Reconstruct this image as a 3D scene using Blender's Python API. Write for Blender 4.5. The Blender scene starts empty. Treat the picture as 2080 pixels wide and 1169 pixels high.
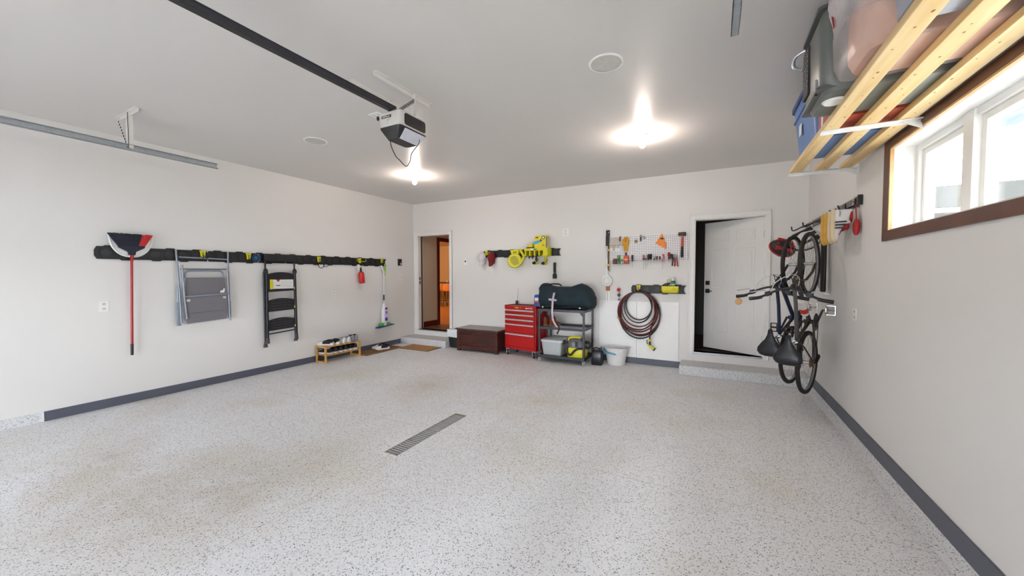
import bpy, math, random
from mathutils import Matrix, Vector, Euler
random.seed(7)
PI = math.pi
SC = bpy.context.scene
COL = SC.collection

# ------------------------------------------------------------------ camera
# garage frame: X to the right along the back wall, Y towards the back wall, Z up; metres
XL, XR, YB, YF, H = -5.989, 1.142, 6.50, -3.40, 3.063
yaw, pitch, roll = -0.48973, -0.03529, -0.00126
cam = bpy.data.cameras.new('camera')
cam.sensor_width = 36.0
cam.lens = 765.48 * 36.0 / 2080.0
cam.clip_start, cam.clip_end = 0.02, 200
camo = bpy.data.objects.new('camera', cam)
COL.objects.link(camo)
F = Vector((math.sin(yaw) * math.cos(pitch), math.cos(yaw) * math.cos(pitch), math.sin(pitch)))
R = Vector((math.cos(yaw), -math.sin(yaw), 0))
U = R.cross(F)
R2 = R * math.cos(roll) + U * math.sin(roll)
U2 = -R * math.sin(roll) + U * math.cos(roll)
camo.matrix_world = Matrix(((R2.x, U2.x, -F.x, 0), (R2.y, U2.y, -F.y, 0), (R2.z, U2.z, -F.z, 1.486), (0, 0, 0, 1)))
SC.camera = camo

# ------------------------------------------------------------------ world, exposure
SC.view_settings.view_transform = 'Standard'
SC.view_settings.look = 'None'
SC.view_settings.gamma = 1.0
SC.view_settings.exposure = 1.05
SC.view_settings.use_curve_mapping = False
SC.cycles.max_bounces = 9
SC.cycles.diffuse_bounces = 6
SC.cycles.glossy_bounces = 3
SC.cycles.transmission_bounces = 4
SC.cycles.transparent_max_bounces = 8
SC.cycles.caustics_reflective = False
SC.cycles.caustics_refractive = False
BULB_W = 9.5          # radiated power of one ceiling bulb
SKY = 18.0
HOUSE_W = 120.0
SUN = 16.0

w = bpy.data.worlds.new('sky')
SC.world = w
w.use_nodes = True
nt = w.node_tree
nt.nodes.clear()
o_ = nt.nodes.new('ShaderNodeOutputWorld')
b_ = nt.nodes.new('ShaderNodeBackground')
tc = nt.nodes.new('ShaderNodeTexCoord')
mp = nt.nodes.new('ShaderNodeMapping')
mp.inputs['Scale'].default_value = (1.6, 1.6, 5.0)
nz = nt.nodes.new('ShaderNodeTexNoise')
nz.inputs['Scale'].default_value = 2.2
nz.inputs['Detail'].default_value = 5
rp = nt.nodes.new('ShaderNodeValToRGB')
rp.color_ramp.elements[0].position = 0.42
rp.color_ramp.elements[0].color = (0.026, 0.031, 0.036, 1)
rp.color_ramp.elements[1].position = 0.66
rp.color_ramp.elements[1].color = (0.91, 0.955, 1.0, 1)
nt.links.new(tc.outputs['Generated'], mp.inputs['Vector'])
nt.links.new(mp.outputs['Vector'], nz.inputs['Vector'])
nt.links.new(nz.outputs['Fac'], rp.inputs['Fac'])
nt.links.new(rp.outputs['Color'], b_.inputs['Color'])
b_.inputs['Strength'].default_value = SKY
nt.links.new(b_.outputs['Background'], o_.inputs['Surface'])

# sun high behind the house: it lights the driveway but no window faces it
sun = bpy.data.lights.new('sun', 'SUN')
sun.energy = SUN
sun.angle = math.radians(0.6)
sun.color = (1.0, 0.98, 0.95)
suno = bpy.data.objects.new('sun', sun)
COL.objects.link(suno)
suno.rotation_euler = Vector((0.45, -0.50, -0.74)).to_track_quat('-Z', 'Y').to_euler()

# ------------------------------------------------------------------ helpers
def lin(c):
    return tuple(((v / 255.0) / 12.92 if v / 255.0 <= 0.04045 else ((v / 255.0 + 0.055) / 1.055) ** 2.4) for v in c)

MATS = {}
def mat(name, rgb, rough=0.5, metal=0.0, var=0.05, scale=18.0, bump=0.0, bscale=60.0, alpha=1.0, trans=0.0, spec=0.5, coat=0.0):
    """principled material whose colour wanders a little with a noise texture"""
    if name in MATS:
        return MATS[name]
    m = bpy.data.materials.new(name)
    m.use_nodes = True
    n, l = m.node_tree.nodes, m.node_tree.links
    p = n['Principled BSDF']
    c = lin(rgb)
    t = n.new('ShaderNodeTexCoord')
    nz = n.new('ShaderNodeTexNoise')
    nz.inputs['Scale'].default_value = scale
    nz.inputs['Detail'].default_value = 3
    r = n.new('ShaderNodeValToRGB')
    r.color_ramp.elements[0].position = 0.3
    r.color_ramp.elements[1].position = 0.7
    r.color_ramp.elements[0].color = tuple(max(0, v * (1 - var)) for v in c) + (1,)
    r.color_ramp.elements[1].color = tuple(min(1, v * (1 + var)) for v in c) + (1,)
    l.new(t.outputs['Object'], nz.inputs['Vector'])
    l.new(nz.outputs['Fac'], r.inputs['Fac'])
    l.new(r.outputs['Color'], p.inputs['Base Color'])
    p.inputs['Roughness'].default_value = rough
    p.inputs['Metallic'].default_value = metal
    p.inputs['Alpha'].default_value = alpha
    p.inputs['Transmission Weight'].default_value = trans
    p.inputs['Specular IOR Level'].default_value = spec
    p.inputs['Coat Weight'].default_value = coat
    if bump:
        nb = n.new('ShaderNodeTexNoise')
        nb.inputs['Scale'].default_value = bscale
        nb.inputs['Detail'].default_value = 4
        bp = n.new('ShaderNodeBump')
        bp.inputs['Strength'].default_value = bump
        bp.inputs['Distance'].default_value = 0.01
        l.new(t.outputs['Object'], nb.inputs['Vector'])
        l.new(nb.outputs['Fac'], bp.inputs['Height'])
        l.new(bp.outputs['Normal'], p.inputs['Normal'])
    MATS[name] = m
    return m

class MB:
    """collects shapes; build() links them as ONE mesh object"""
    def __init__(s):
        s.v, s.f = [], []
    def add(s, vs, fs, M=None):
        k = len(s.v)
        s.v += [tuple(M @ Vector(p)) if M else tuple(p) for p in vs]
        s.f += [tuple(i + k for i in q) for q in fs]
        return s
    def box(s, x0, x1, y0, y1, z0, z1, M=None):
        v = [(x0, y0, z0), (x1, y0, z0), (x1, y1, z0), (x0, y1, z0), (x0, y0, z1), (x1, y0, z1), (x1, y1, z1), (x0, y1, z1)]
        return s.add(v, [(3, 2, 1, 0), (4, 5, 6, 7), (0, 1, 5, 4), (1, 2, 6, 5), (2, 3, 7, 6), (3, 0, 4, 7)], M)
    def obox(s, c, size, rot=(0, 0, 0)):
        M = Matrix.Translation(c) @ Euler(rot).to_matrix().to_4x4()
        a, b, d = (q / 2 for q in size)
        return s.box(-a, a, -b, b, -d, d, M)
    def bar(s, p0, p1, w, h, up=(0, 0, 1)):
        """rectangular bar from p0 to p1"""
        p0, p1 = Vector(p0), Vector(p1)
        d = (p1 - p0)
        L = d.length
        d.normalize()
        x = d.cross(Vector(up))
        if x.length < 1e-5:
            x = Vector((1, 0, 0))
        x.normalize()
        z = x.cross(d)
        M = Matrix(((x.x, d.x, z.x, p0.x), (x.y, d.y, z.y, p0.y), (x.z, d.z, z.z, p0.z), (0, 0, 0, 1)))
        return s.box(-w / 2, w / 2, 0, L, -h / 2, h / 2, M)
    def tube(s, pts, r, n=8, closed=False, caps=True):
        pts = [Vector(p) for p in pts]
        N = len(pts)
        rs = r if isinstance(r, (list, tuple)) else [r] * N
        rings = []
        ref = None
        for i, p in enumerate(pts):
            a = pts[(i - 1) % N] if (closed or i > 0) else p
            b = pts[(i + 1) % N] if (closed or i < N - 1) else p
            t = (b - a)
            t = t.normalized() if t.length > 1e-9 else Vector((0, 0, 1))
            if ref is None:
                ref = Vector((0, 0, 1)) if abs(t.z) < 0.9 else Vector((1, 0, 0))
            x = t.cross(ref)
            if x.length < 1e-4:
                x = t.cross(Vector((0, 1, 0)))
            x.normalize()
            y = x.cross(t).normalized()
            ref = y
            rings.append([p + (x * math.cos(2 * PI * k / n) + y * math.sin(2 * PI * k / n)) * rs[i] for k in range(n)])
        return s.loft(rings, closed, caps)
    def cyl(s, p0, p1, r0, r1=None, n=14):
        return s.tube([p0, p1], [r0, r0 if r1 is None else r1], n)
    def loft(s, rings, closed=False, caps=True, M=None):
        n = len(rings[0])
        v = [p for r in rings for p in r]
        f = []
        m = len(rings)
        for i in range(m if closed else m - 1):
            a, b = i * n, ((i + 1) % m) * n
            for k in range(n):
                f.append((a + k, a + (k + 1) % n, b + (k + 1) % n, b + k))
        if caps and not closed:
            f.append(tuple(reversed(range(n))))
            f.append(tuple((m - 1) * n + k for k in range(n)))
        return s.add(v, f, M)
    def lathe(s, prof, n=20, M=None, caps=True):
        """prof: (radius, height) pairs turned about z"""
        return s.loft([[(r * math.cos(2 * PI * k / n), r * math.sin(2 * PI * k / n), z) for k in range(n)] for r, z in prof], False, caps, M)
    def prism(s, poly, axis, d0, d1, M=None):
        """2-D polygon extruded along an axis; polygon coordinates are the other two axes in order"""
        def put(a, b, d):
            return (d, a, b) if axis == 'x' else ((a, d, b) if axis == 'y' else (a, b, d))
        n = len(poly)
        v = [put(a, b, d0) for a, b in poly] + [put(a, b, d1) for a, b in poly]
        f = [tuple(range(n)), tuple(reversed(range(n, 2 * n)))] + [(i, i + n, (i + 1) % n + n, (i + 1) % n) for i in range(n)]
        return s.add(v, f, M)
    def ell(s, c, r, nu=16, nv=10, M=None):
        rings = []
        for j in range(1, nv):
            a = PI * j / nv
            rings.append([(c[0] + r[0] * math.sin(a) * math.cos(2 * PI * k / nu), c[1] + r[1] * math.sin(a) * math.sin(2 * PI * k / nu), c[2] - r[2] * math.cos(a)) for k in range(nu)])
        return s.loft(rings, False, True, M)
    def torus(s, c, Rm, r, axis='y', n=32, m=8):
        pts = []
        for k in range(n):
            a = 2 * PI * k / n
            u, v = Rm * math.cos(a), Rm * math.sin(a)
            pts.append((c[0] + (0 if axis == 'x' else u), c[1] + (u if axis == 'x' else (0 if axis == 'y' else v)), c[2] + (0 if axis == 'z' else v)))
        return s.tube(pts, r, m, True)
    def rframe(s, x0, x1, y0, y1, z0, z1, f, fb=None):
        """rectangular picture-frame ring in the y-z plane, f wide (fb at the bottom)"""
        fb = f if fb is None else fb
        o = [(y0, z0), (y1, z0), (y1, z1), (y0, z1)]
        i = [(y0 + f, z0 + fb), (y1 - f, z0 + fb), (y1 - f, z1 - f), (y0 + f, z1 - f)]
        v = [(x0, *p) for p in o] + [(x0, *p) for p in i] + [(x1, *p) for p in o] + [(x1, *p) for p in i]
        q = []
        for k in range(4):
            n = (k + 1) % 4
            q += [(k, n, 4 + n, 4 + k), (8 + k, 12 + k, 12 + n, 8 + n), (k, 8 + k, 8 + n, n), (4 + k, 4 + n, 12 + n, 12 + k)]
        return s.add(v, q)
    def build(s, name, m, parent=None, smooth=False, bevel=0.0, seg=2, kind=None, loc=None):
        me = bpy.data.meshes.new(name)
        me.from_pydata(s.v, [], s.f)
        me.update()
        import bmesh
        bm = bmesh.new()
        bm.from_mesh(me)
        bmesh.ops.recalc_face_normals(bm, faces=bm.faces)
        bm.to_mesh(me)
        bm.free()
        me.materials.append(m)
        if smooth:
            me.shade_smooth()
            me.set_sharp_from_angle(angle=math.radians(42))
        ob = bpy.data.objects.new(name, me)
        COL.objects.link(ob)
        if parent is not None:
            ob.parent = parent
        if loc is not None:
            ob.location = loc
        if bevel:
            md = ob.modifiers.new('bevel', 'BEVEL')
            md.width = bevel
            md.segments = seg
            md.limit_method = 'ANGLE'
            md.angle_limit = math.radians(40)
        if kind:
            ob['kind'] = kind
        return ob

def tag(o, label, cat, group=None):
    o['label'] = label
    o['category'] = cat
    if group:
        o['group'] = group
    return o

def thing(name, label, cat, loc=(0, 0, 0), rotz=0.0, group=None, rot=None):
    o = bpy.data.objects.new(name, None)
    COL.objects.link(o)
    o.empty_display_size = 0.05
    o.location = loc
    o.rotation_euler = rot if rot else (0, 0, rotz)
    return tag(o, label, cat, group)

def dup(root, label, loc, rotz=0.0, rot=None, mats=None):
    """copy of a thing with its parts and sub-parts"""
    def cp(o, par):
        c = o.copy()
        COL.objects.link(c)
        c.parent = par
        for ch in list(o.children):
            cp(ch, c)
        return c
    r = cp(root, None)
    r.location = loc
    r.rotation_euler = rot if rot else (0, 0, rotz)
    r['label'] = label
    return r

def share(o, loc, parent=None, rot=None, scale=None):
    c = o.copy()
    COL.objects.link(c)
    c.parent = parent if parent is not None else o.parent
    c.location = loc
    if rot:
        c.rotation_euler = rot
    if scale:
        c.scale = scale
    return c

def text(body, size, m, parent, M, name='lettering', depth=0.0006, shear=0.0):
    cu = bpy.data.curves.new(name, 'FONT')
    cu.body = body
    cu.size = size
    cu.extrude = depth
    cu.shear = shear
    cu.align_x = 'CENTER'
    cu.align_y = 'CENTER'
    cu.resolution_u = 2
    t = bpy.data.objects.new(name, cu)
    COL.objects.link(t)
    dg = bpy.context.evaluated_depsgraph_get()
    me = bpy.data.meshes.new_from_object(t.evaluated_get(dg))
    bpy.data.objects.remove(t)
    me.materials.clear()
    me.materials.append(m)
    o = bpy.data.objects.new(name, me)
    COL.objects.link(o)
    o.parent = parent
    o.matrix_local = M
    return o
FACE_Y = Euler((PI / 2, 0, 0)).to_matrix().to_4x4()      # lettering that faces -y

# where things hang: (location, rotation) of a wall frame with x to the right, y into the wall
def on_left(y, z, off=0.0):
    return (XL + off, y, z), PI / 2
def on_back(x, z, off=0.0):
    return (x, YB - off, z), 0.0
def on_right(y, z, off=0.0):
    return (XR - off, y, z), -PI / 2

def struct(name, mb, m, parent=None, **k):
    o = mb.build(name, m, parent, **k)
    if parent is None:
        o['kind'] = 'structure'
    return o

def oct_poly(cx, cz, r):
    return [(cx + r * math.cos(PI / 8 + k * PI / 4), cz + r * math.sin(PI / 8 + k * PI / 4)) for k in range(8)]
def rrect(x0, x1, z0, z1, r, n=4):
    out = []
    for cx, cz, a0 in ((x1 - r, z1 - r, 0), (x0 + r, z1 - r, 90), (x0 + r, z0 + r, 180), (x1 - r, z0 + r, 270)):
        for k in range(n + 1):
            a = math.radians(a0 + 90 * k / n)
            out.append((cx + r * math.cos(a), cz + r * math.sin(a)))
    return out

# ------------------------------------------------------------------ materials of the shell
def wall_mat(name, rgb, rough=0.55, bump=0.04, spec=0.5):
    return mat(name, rgb, rough, var=0.012, scale=1.3, bump=bump, bscale=220, spec=spec)
m_wall = wall_mat('wall_paint', (226, 224, 222), 0.5)
m_ceil = wall_mat('ceiling_paint', (213, 210, 207), 0.36)
m_white = mat('white_trim_paint', (232, 231, 229), 0.35, var=0.01)
m_doorw = mat('white_door_paint', (228, 227, 226), 0.4, var=0.01)
m_base = mat('charcoal_vinyl', (86, 89, 102), 0.45, var=0.05, scale=3)

def flake_mat(name, base, dark_share, tint=(1, 1, 1), rough=0.3, stain=0.0, tyre=()):
    """grey epoxy with scattered chips; broad faint beige tyre stains"""
    m = bpy.data.materials.new(name)
    m.use_nodes = True
    n, l = m.node_tree.nodes, m.node_tree.links
    p = n['Principled BSDF']
    g = n.new('ShaderNodeNewGeometry')
    v = n.new('ShaderNodeTexVoronoi')
    v.inputs['Scale'].default_value = 190.0
    l.new(g.outputs['Position'], v.inputs['Vector'])
    sep = n.new('ShaderNodeSeparateColor')
    l.new(v.outputs['Color'], sep.inputs['Color'])
    r = n.new('ShaderNodeValToRGB')
    r.color_ramp.interpolation = 'CONSTANT'
    c = lin(base)
    e = r.color_ramp.elements
    def col(k):
        return tuple(min(1, c[i] * k * tint[i]) for i in range(3)) + (1,)
    e[0].position, e[0].color = 0.0, lin((128, 130, 136)) + (1,)
    e[1].position, e[1].color = dark_share, lin((176, 172, 168)) + (1,)
    for pos, k in ((dark_share * 2.2, 0.93), (0.35, 1.0), (0.75, 1.06), (0.93, 1.10)):
        q = e.new(pos)
        q.color = col(k)
    l.new(sep.outputs['Red'], r.inputs['Fac'])
    # broad patches of slightly warmer, dirtier coat
    nz = n.new('ShaderNodeTexNoise')
    nz.inputs['Scale'].default_value = 0.9
    nz.inputs['Detail'].default_value = 4
    l.new(g.outputs['Position'], nz.inputs['Vector'])
    r2 = n.new('ShaderNodeValToRGB')
    r2.color_ramp.elements[0].position = 0.5
    r2.color_ramp.elements[1].position = 0.72
    r2.color_ramp.elements[0].color = (1, 1, 1, 1)
    r2.color_ramp.elements[1].color = (1 - stain * 0.6, 1 - stain * 0.85, 1 - stain * 1.4, 1)
    l.new(nz.outputs['Fac'], r2.inputs['Fac'])
    mx = n.new('ShaderNodeMix')
    mx.data_type = 'RGBA'
    mx.blend_type = 'MULTIPLY'
    mx.inputs['Factor'].default_value = 1.0
    l.new(r.outputs['Color'], mx.inputs['A'])
    l.new(r2.outputs['Color'], mx.inputs['B'])
    out = mx.outputs['Result']
    # brownish tyre marks: soft-edged patches broken up by noise
    nb = n.new('ShaderNodeTexNoise')
    nb.inputs['Scale'].default_value = 5.0
    nb.inputs['Detail'].default_value = 4
    l.new(g.outputs['Position'], nb.inputs['Vector'])
    for (cx, cy, sx, sy, a) in tyre:
        mp = n.new('ShaderNodeMapping')
        mp.vector_type = 'TEXTURE'
        mp.inputs['Location'].default_value = (cx, cy, 0)
        mp.inputs['Rotation'].default_value = (0, 0, a)
        mp.inputs['Scale'].default_value = (sx, sy, 1)
        l.new(g.outputs['Position'], mp.inputs['Vector'])
        gr = n.new('ShaderNodeTexGradient')
        gr.gradient_type = 'SPHERICAL'
        l.new(mp.outputs['Vector'], gr.inputs['Vector'])
        m1 = n.new('ShaderNodeMath')
        m1.operation = 'MULTIPLY'
        l.new(gr.outputs['Fac'], m1.inputs[0])
        l.new(nb.outputs['Fac'], m1.inputs[1])
        m2 = n.new('ShaderNodeMix')
        m2.data_type = 'RGBA'
        m2.blend_type = 'MULTIPLY'
        l.new(m1.outputs[0], m2.inputs['Factor'])
        l.new(out, m2.inputs['A'])
        m2.inputs['B'].default_value = (0.68, 0.59, 0.46, 1)
        out = m2.outputs['Result']
    l.new(out, p.inputs['Base Color'])
    p.inputs['Roughness'].default_value = rough
    p.inputs['Specular IOR Level'].default_value = 0.28
    return m
TYRE = ((-2.75, 1.35, .55, 1.0, 0.2), (-3.35, 0.95, .8, .9, 0.6), (-4.3, 1.1, .35, .8, 0.9), (-3.4, 3.9, .5, .7, 0.3))
m_floor = flake_mat('flaked_epoxy_floor', (236, 237, 241), 0.04, rough=0.52, stain=0.15, tyre=TYRE)
m_curb = flake_mat('flaked_epoxy_curb', (214, 215, 218), 0.07, rough=0.5)
m_joint = mat('floor_joint', (120, 118, 116), 0.7)

# ------------------------------------------------------------------ the shell
JX, JY, JG = -2.34, 2.785, 0.004      # control joints of the floor slab
GX0, GX1, GY0, GY1 = -2.415, -2.272, 2.245, 3.24   # drain trench
fl = struct('floor', MB().box(XL - .1, XR + .1, YF - .1, YB + .1, -0.25, -0.12), m_joint)
slabs = [(XL - .1, JX - JG / 2, YF, JY - JG / 2), (JX + JG / 2, XR + .1, YF, JY - JG / 2), (XL - .1, JX - JG / 2, JY + JG / 2, YB), (JX + JG / 2, XR + .1, JY + JG / 2, YB)]
for i, (x0, x1, y0, y1) in enumerate(slabs):
    mb = MB()
    left, near = i in (0, 2), i in (0, 1)
    gx = GX0 if left else GX1
    gy = GY0 if near else GY1
    # L-shaped slab round its corner of the drain trench
    if left and near:
        P = [(x0, y0), (x1, y0), (x1, gy), (gx, gy), (gx, y1), (x0, y1)]
    elif near:
        P = [(x0, y0), (x1, y0), (x1, y1), (gx, y1), (gx, gy), (x0, gy)]
    elif left:
        P = [(x0, y0), (gx, y0), (gx, gy), (x1, gy), (x1, y1), (x0, y1)]
    else:
        P = [(gx, y0), (x1, y0), (x1, y1), (x0, y1), (x0, gy), (gx, gy)]
    mb.prism(P, 'z', -0.12, 0.0)
    mb.build('floor_slab', m_floor, fl)

struct('ceiling', MB().box(XL - .15, XR + .15, YF - .15, YB + .15, H, H + 0.15), m_ceil)
struct('wall_left', MB().box(XL - 0.15, XL, YF - .15, YB + .15, -0.12, H), m_wall)

# back wall with two door openings
D1 = (-5.872, -4.968, 0.262, 2.366)
D2 = (-0.262, 0.656, 0.282, 2.338)
TW = 0.16
mb = MB()
mb.box(XL, D1[0], YB, YB + TW, -.12, H)
mb.box(D1[1], D2[0], YB, YB + TW, -.12, H)
mb.box(D2[1], XR, YB, YB + TW, -.12, H)
for d in (D1, D2):
    mb.box(d[0], d[1], YB, YB + TW, d[3], H)
    mb.box(d[0], d[1], YB, YB + TW, -.12, d[2])
struct('wall_back', mb, m_wall)

# right wall with the window opening (trimmed clear opening), unseen end lengthened to add daylight
WY0, WY1, WZ0, WZ1 = 0.10, 3.752, 1.808, 2.405
mb = MB()
mb.box(XR, XR + 0.22, YF, WY0, -.12, H)
mb.box(XR, XR + 0.22, WY1, YB + TW, -.12, H)
mb.box(XR, XR + 0.22, WY0, WY1, -.12, WZ0)
mb.box(XR, XR + 0.22, WY0, WY1, WZ1, H)
struct('wall_right', mb, m_wall)

# front wall behind the camera with the garage door opening
GD = (-4.85, 0.03, 0.0, 2.15)
mb = MB()
mb.box(XL, GD[0], YF - .15, YF, -.12, H)
mb.box(GD[1], XR, YF - .15, YF, -.12, H)
mb.box(GD[0], GD[1], YF - .15, YF, GD[3], H)
struct('wall_front', mb, m_wall)

# baseboards and concrete curbs
struct('baseboard_left', MB().box(XL, XL + 0.010, 1.10, 6.06, 0.0, 0.100), m_base, bevel=0.003)
struct('trim_1', MB().box(XL, XL + 0.012, 1.085, 1.10, 0.0, 0.104), m_white)
struct('curb_left', MB().box(XL, XL + 0.004, YF, 1.085, 0.0, 0.100), m_curb)
struct('baseboard_back', MB().box(-4.76, -0.43, YB - 0.010, YB, 0.0, 0.100), m_base, bevel=0.003)
bb = struct('baseboard_right', MB().box(XR - 0.010, XR, YF, 5.377, 0.062, 0.180), m_base, bevel=0.003)
MB().box(XR - 0.010, XR, 5.380, 6.06, 0.062, 0.180).build('baseboard_strip', m_base, bb, bevel=0.003)
struct('curb_right', MB().prism([(XR, 0.0), (XR - 0.065, 0.0), (XR - 0.030, 0.030), (XR - 0.008, 0.062), (XR, 0.062)], 'y', YF, 6.06), m_curb)

# concrete steps in front of the doors
struct('step_left', MB().box(XL, -4.765, 6.06, YB, 0.0, 0.142), m_curb, bevel=0.012)
struct('step_right', MB().box(-0.425, XR, 6.06, YB, 0.0, 0.142), m_curb, bevel=0.012)

# ------------------------------------------------------------------ glass and metals
def glass_mat(name, tint=(0.96, 0.98, 0.98), rough=0.0):
    m = bpy.data.materials.new(name)
    m.use_nodes = True
    n, l = m.node_tree.nodes, m.node_tree.links
    n.remove(n['Principled BSDF'])
    t = n.new('ShaderNodeBsdfTransparent')
    t.inputs['Color'].default_value = tint + (1,)
    g = n.new('ShaderNodeBsdfGlossy')
    g.inputs['Roughness'].default_value = rough
    lw = n.new('ShaderNodeLayerWeight')
    lw.inputs['Blend'].default_value = 0.5
    pw = n.new('ShaderNodeMath')
    pw.operation = 'POWER'
    pw.inputs[1].default_value = 4.0
    ml = n.new('ShaderNodeMath')
    ml.operation = 'MULTIPLY_ADD'
    ml.inputs[1].default_value = 0.5
    ml.inputs[2].default_value = 0.03
    l.new(lw.outputs['Facing'], pw.inputs[0])
    l.new(pw.outputs[0], ml.inputs[0])
    x = n.new('ShaderNodeMixShader')
    l.new(ml.outputs[0], x.inputs['Fac'])
    l.new(t.outputs['BSDF'], x.inputs[1])
    l.new(g.outputs['BSDF'], x.inputs[2])
    l.new(x.outputs['Shader'], n['Material Output'].inputs['Surface'])
    return m
m_glass = glass_mat('window_glass')
m_black = mat('black_plastic', (26, 26, 28), 0.45, var=0.1)
m_rail = mat('black_rail_plastic', (17, 17, 19), 0.5, var=0.12, scale=40)
m_steel = mat('galvanised_steel', (176, 182, 188), 0.35, 0.75, var=0.1, scale=30)
m_chrome = mat('chrome', (205, 206, 208), 0.18, 0.95, var=0.04)
m_dkmetal = mat('dark_gunmetal', (62, 62, 68), 0.4, 0.5, var=0.08)
m_plate = mat('white_plastic', (236, 236, 234), 0.35, var=0.01)
m_yel = mat('tool_yellow_plastic', (214, 206, 30), 0.4, var=0.06)
m_red = mat('red_enamel', (172, 6, 10), 0.3, var=0.04)
m_brownt = mat('brown_window_casing', (98, 62, 46), 0.4, var=0.14, scale=6)
m_redwood = mat('dark_red_wood_trim', (92, 26, 16), 0.35, var=0.15, scale=8)
m_hole = mat('dark_slot', (40, 40, 42), 0.7)

# ------------------------------------------------------------------ door openings
def casing(name, d, wl, wr, wt, zb):
    mb = MB()
    # flat board with a raised outer back band, mitred look
    for (x0, x1, z0, z1) in ((d[0] - wl, d[0], zb, d[3]), (d[1], d[1] + wr, zb, d[3]), (d[0] - wl, d[1] + wr, d[3], d[3] + wt)):
        mb.box(x0, x1, YB - 0.016, YB, z0, z1)
    mb.box(d[0] - wl, d[0] - wl + 0.018, YB - 0.024, YB, zb, d[3] + wt)
    mb.box(d[1] + wr - 0.018, d[1] + wr, YB - 0.024, YB, zb, d[3] + wt)
    mb.box(d[0] - wl, d[1] + wr, YB - 0.024, YB, d[3] + wt - 0.018, d[3] + wt)
    return struct(name, mb, m_white, bevel=0.003)
# the doorway into the house (its leaf is folded away inside)
casing('trim_2', D1, 0.082, 0.062, 0.060, 0.262)
mb = MB()
mb.box(D1[0], D1[0] + 0.018, YB - 0.004, YB + TW, D1[2], D1[3])
mb.box(D1[1] - 0.018, D1[1], YB - 0.004, YB + TW, D1[2], D1[3])
mb.box(D1[0], D1[1], YB - 0.004, YB + TW, D1[3] - 0.018, D1[3])
j1 = struct('door_1', mb, m_white)
MB().box(D1[0] + .018, D1[0] + .030, YB + 0.09, YB + 0.13, D1[2], D1[3] - .018).build('door_stop', mat('brown_weatherstrip', (74, 58, 46), .6), j1)
for z in (1.40, 1.31):
    MB().box(D1[0] + .018, D1[0] + .021, YB + 0.035, YB + 0.065, z - .035, z + .035).build('strike_plate', m_black, j1)
MB().box(D1[0], D1[1], YB - 0.012, YB + TW, D1[2] - 0.02, D1[2]).build('threshold', m_steel, j1, bevel=0.004)

# the half open six-panel door on the right
casing('trim_3', D2, 0.066, 0.066, 0.066, 0.248)
mb = MB()
mb.box(D2[0], D2[0] + 0.014, YB - 0.004, YB + TW, D2[2], D2[3])
mb.box(D2[1] - 0.012, D2[1], YB - 0.004, YB + TW, D2[2], D2[3])
mb.box(D2[0], D2[1], YB - 0.004, YB + TW, D2[3] - 0.014, D2[3])
d2 = struct('door_2', mb, m_white)
MB().box(D2[0], D2[1], YB - 0.014, YB + TW, D2[2] - 0.022, D2[2]).build('threshold', m_steel, d2, bevel=0.004)
LW, LH = 0.905, 2.03
leaf = MB().box(-LW, 0, 0, 0.044, 0.0, LH).build('door_leaf', m_doorw, d2, bevel=0.002)
leaf.location = (D2[1] - 0.012, YB + 0.022, D2[2] + 0.008)
leaf.rotation_euler = (0, 0, math.radians(-31.7))
for x0, x1 in ((-0.785, -0.505), (-0.400, -0.120)):
    for z0, z1 in ((1.715, 1.880), (0.97, 1.60), (0.26, 0.81)):
        mb = MB()
        for a in ((x0, x1, z0, z0 + .013), (x0, x1, z1 - .013, z1), (x0, x0 + .013, z0, z1), (x1 - .013, x1, z0, z1)):
            mb.box(a[0], a[1], -0.006, 0.001, a[2], a[3])
        i = 0.042
        mb.prism([(x0 + i, z0 + i), (x1 - i, z0 + i), (x1 - i, z1 - i), (x0 + i, z1 - i)], 'y', -0.006, 0.001)
        mb.build('raised_panel', m_doorw, leaf, bevel=0.003)
db = MB().box(-0.875, -0.808, -0.016, 0.0, 1.025, 1.092).build('deadbolt', m_black, leaf, bevel=0.004)
MB().cyl((-0.8415, -0.016, 1.058), (-0.8415, -0.024, 1.058), 0.016).build('thumb_turn', m_black, db)
hd = MB().box(-0.875, -0.808, -0.014, 0.0, 0.893, 0.960).build('door_lever', m_black, leaf, bevel=0.004)
MB().cyl((-0.8415, -0.014, 0.926), (-0.8415, -0.05, 0.926), 0.012).box(-0.855, -0.740, -0.060, -0.046, 0.918, 0.934).build('lever_arm', m_black, hd, bevel=0.003)
for z in (0.25, 1.0, 1.78):
    MB().cyl((0.004, -0.004, z - .05), (0.004, -0.004, z + .05), 0.007, n=8).build('hinge', m_steel, leaf)
# unlit store room behind it; its darkness is painted into walls and floor
m_dark = mat('dark_room_shade', (44, 40, 37), 0.8)
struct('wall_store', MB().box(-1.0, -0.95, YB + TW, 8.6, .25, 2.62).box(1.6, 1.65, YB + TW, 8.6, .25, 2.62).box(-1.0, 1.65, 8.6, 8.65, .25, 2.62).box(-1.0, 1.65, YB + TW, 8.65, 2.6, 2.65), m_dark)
struct('floor_store', MB().box(-1.0, 1.65, YB + TW, 8.65, .20, 0.262), mat('shaded_brown_boards', (58, 40, 30), 0.5, var=0.2))

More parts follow.
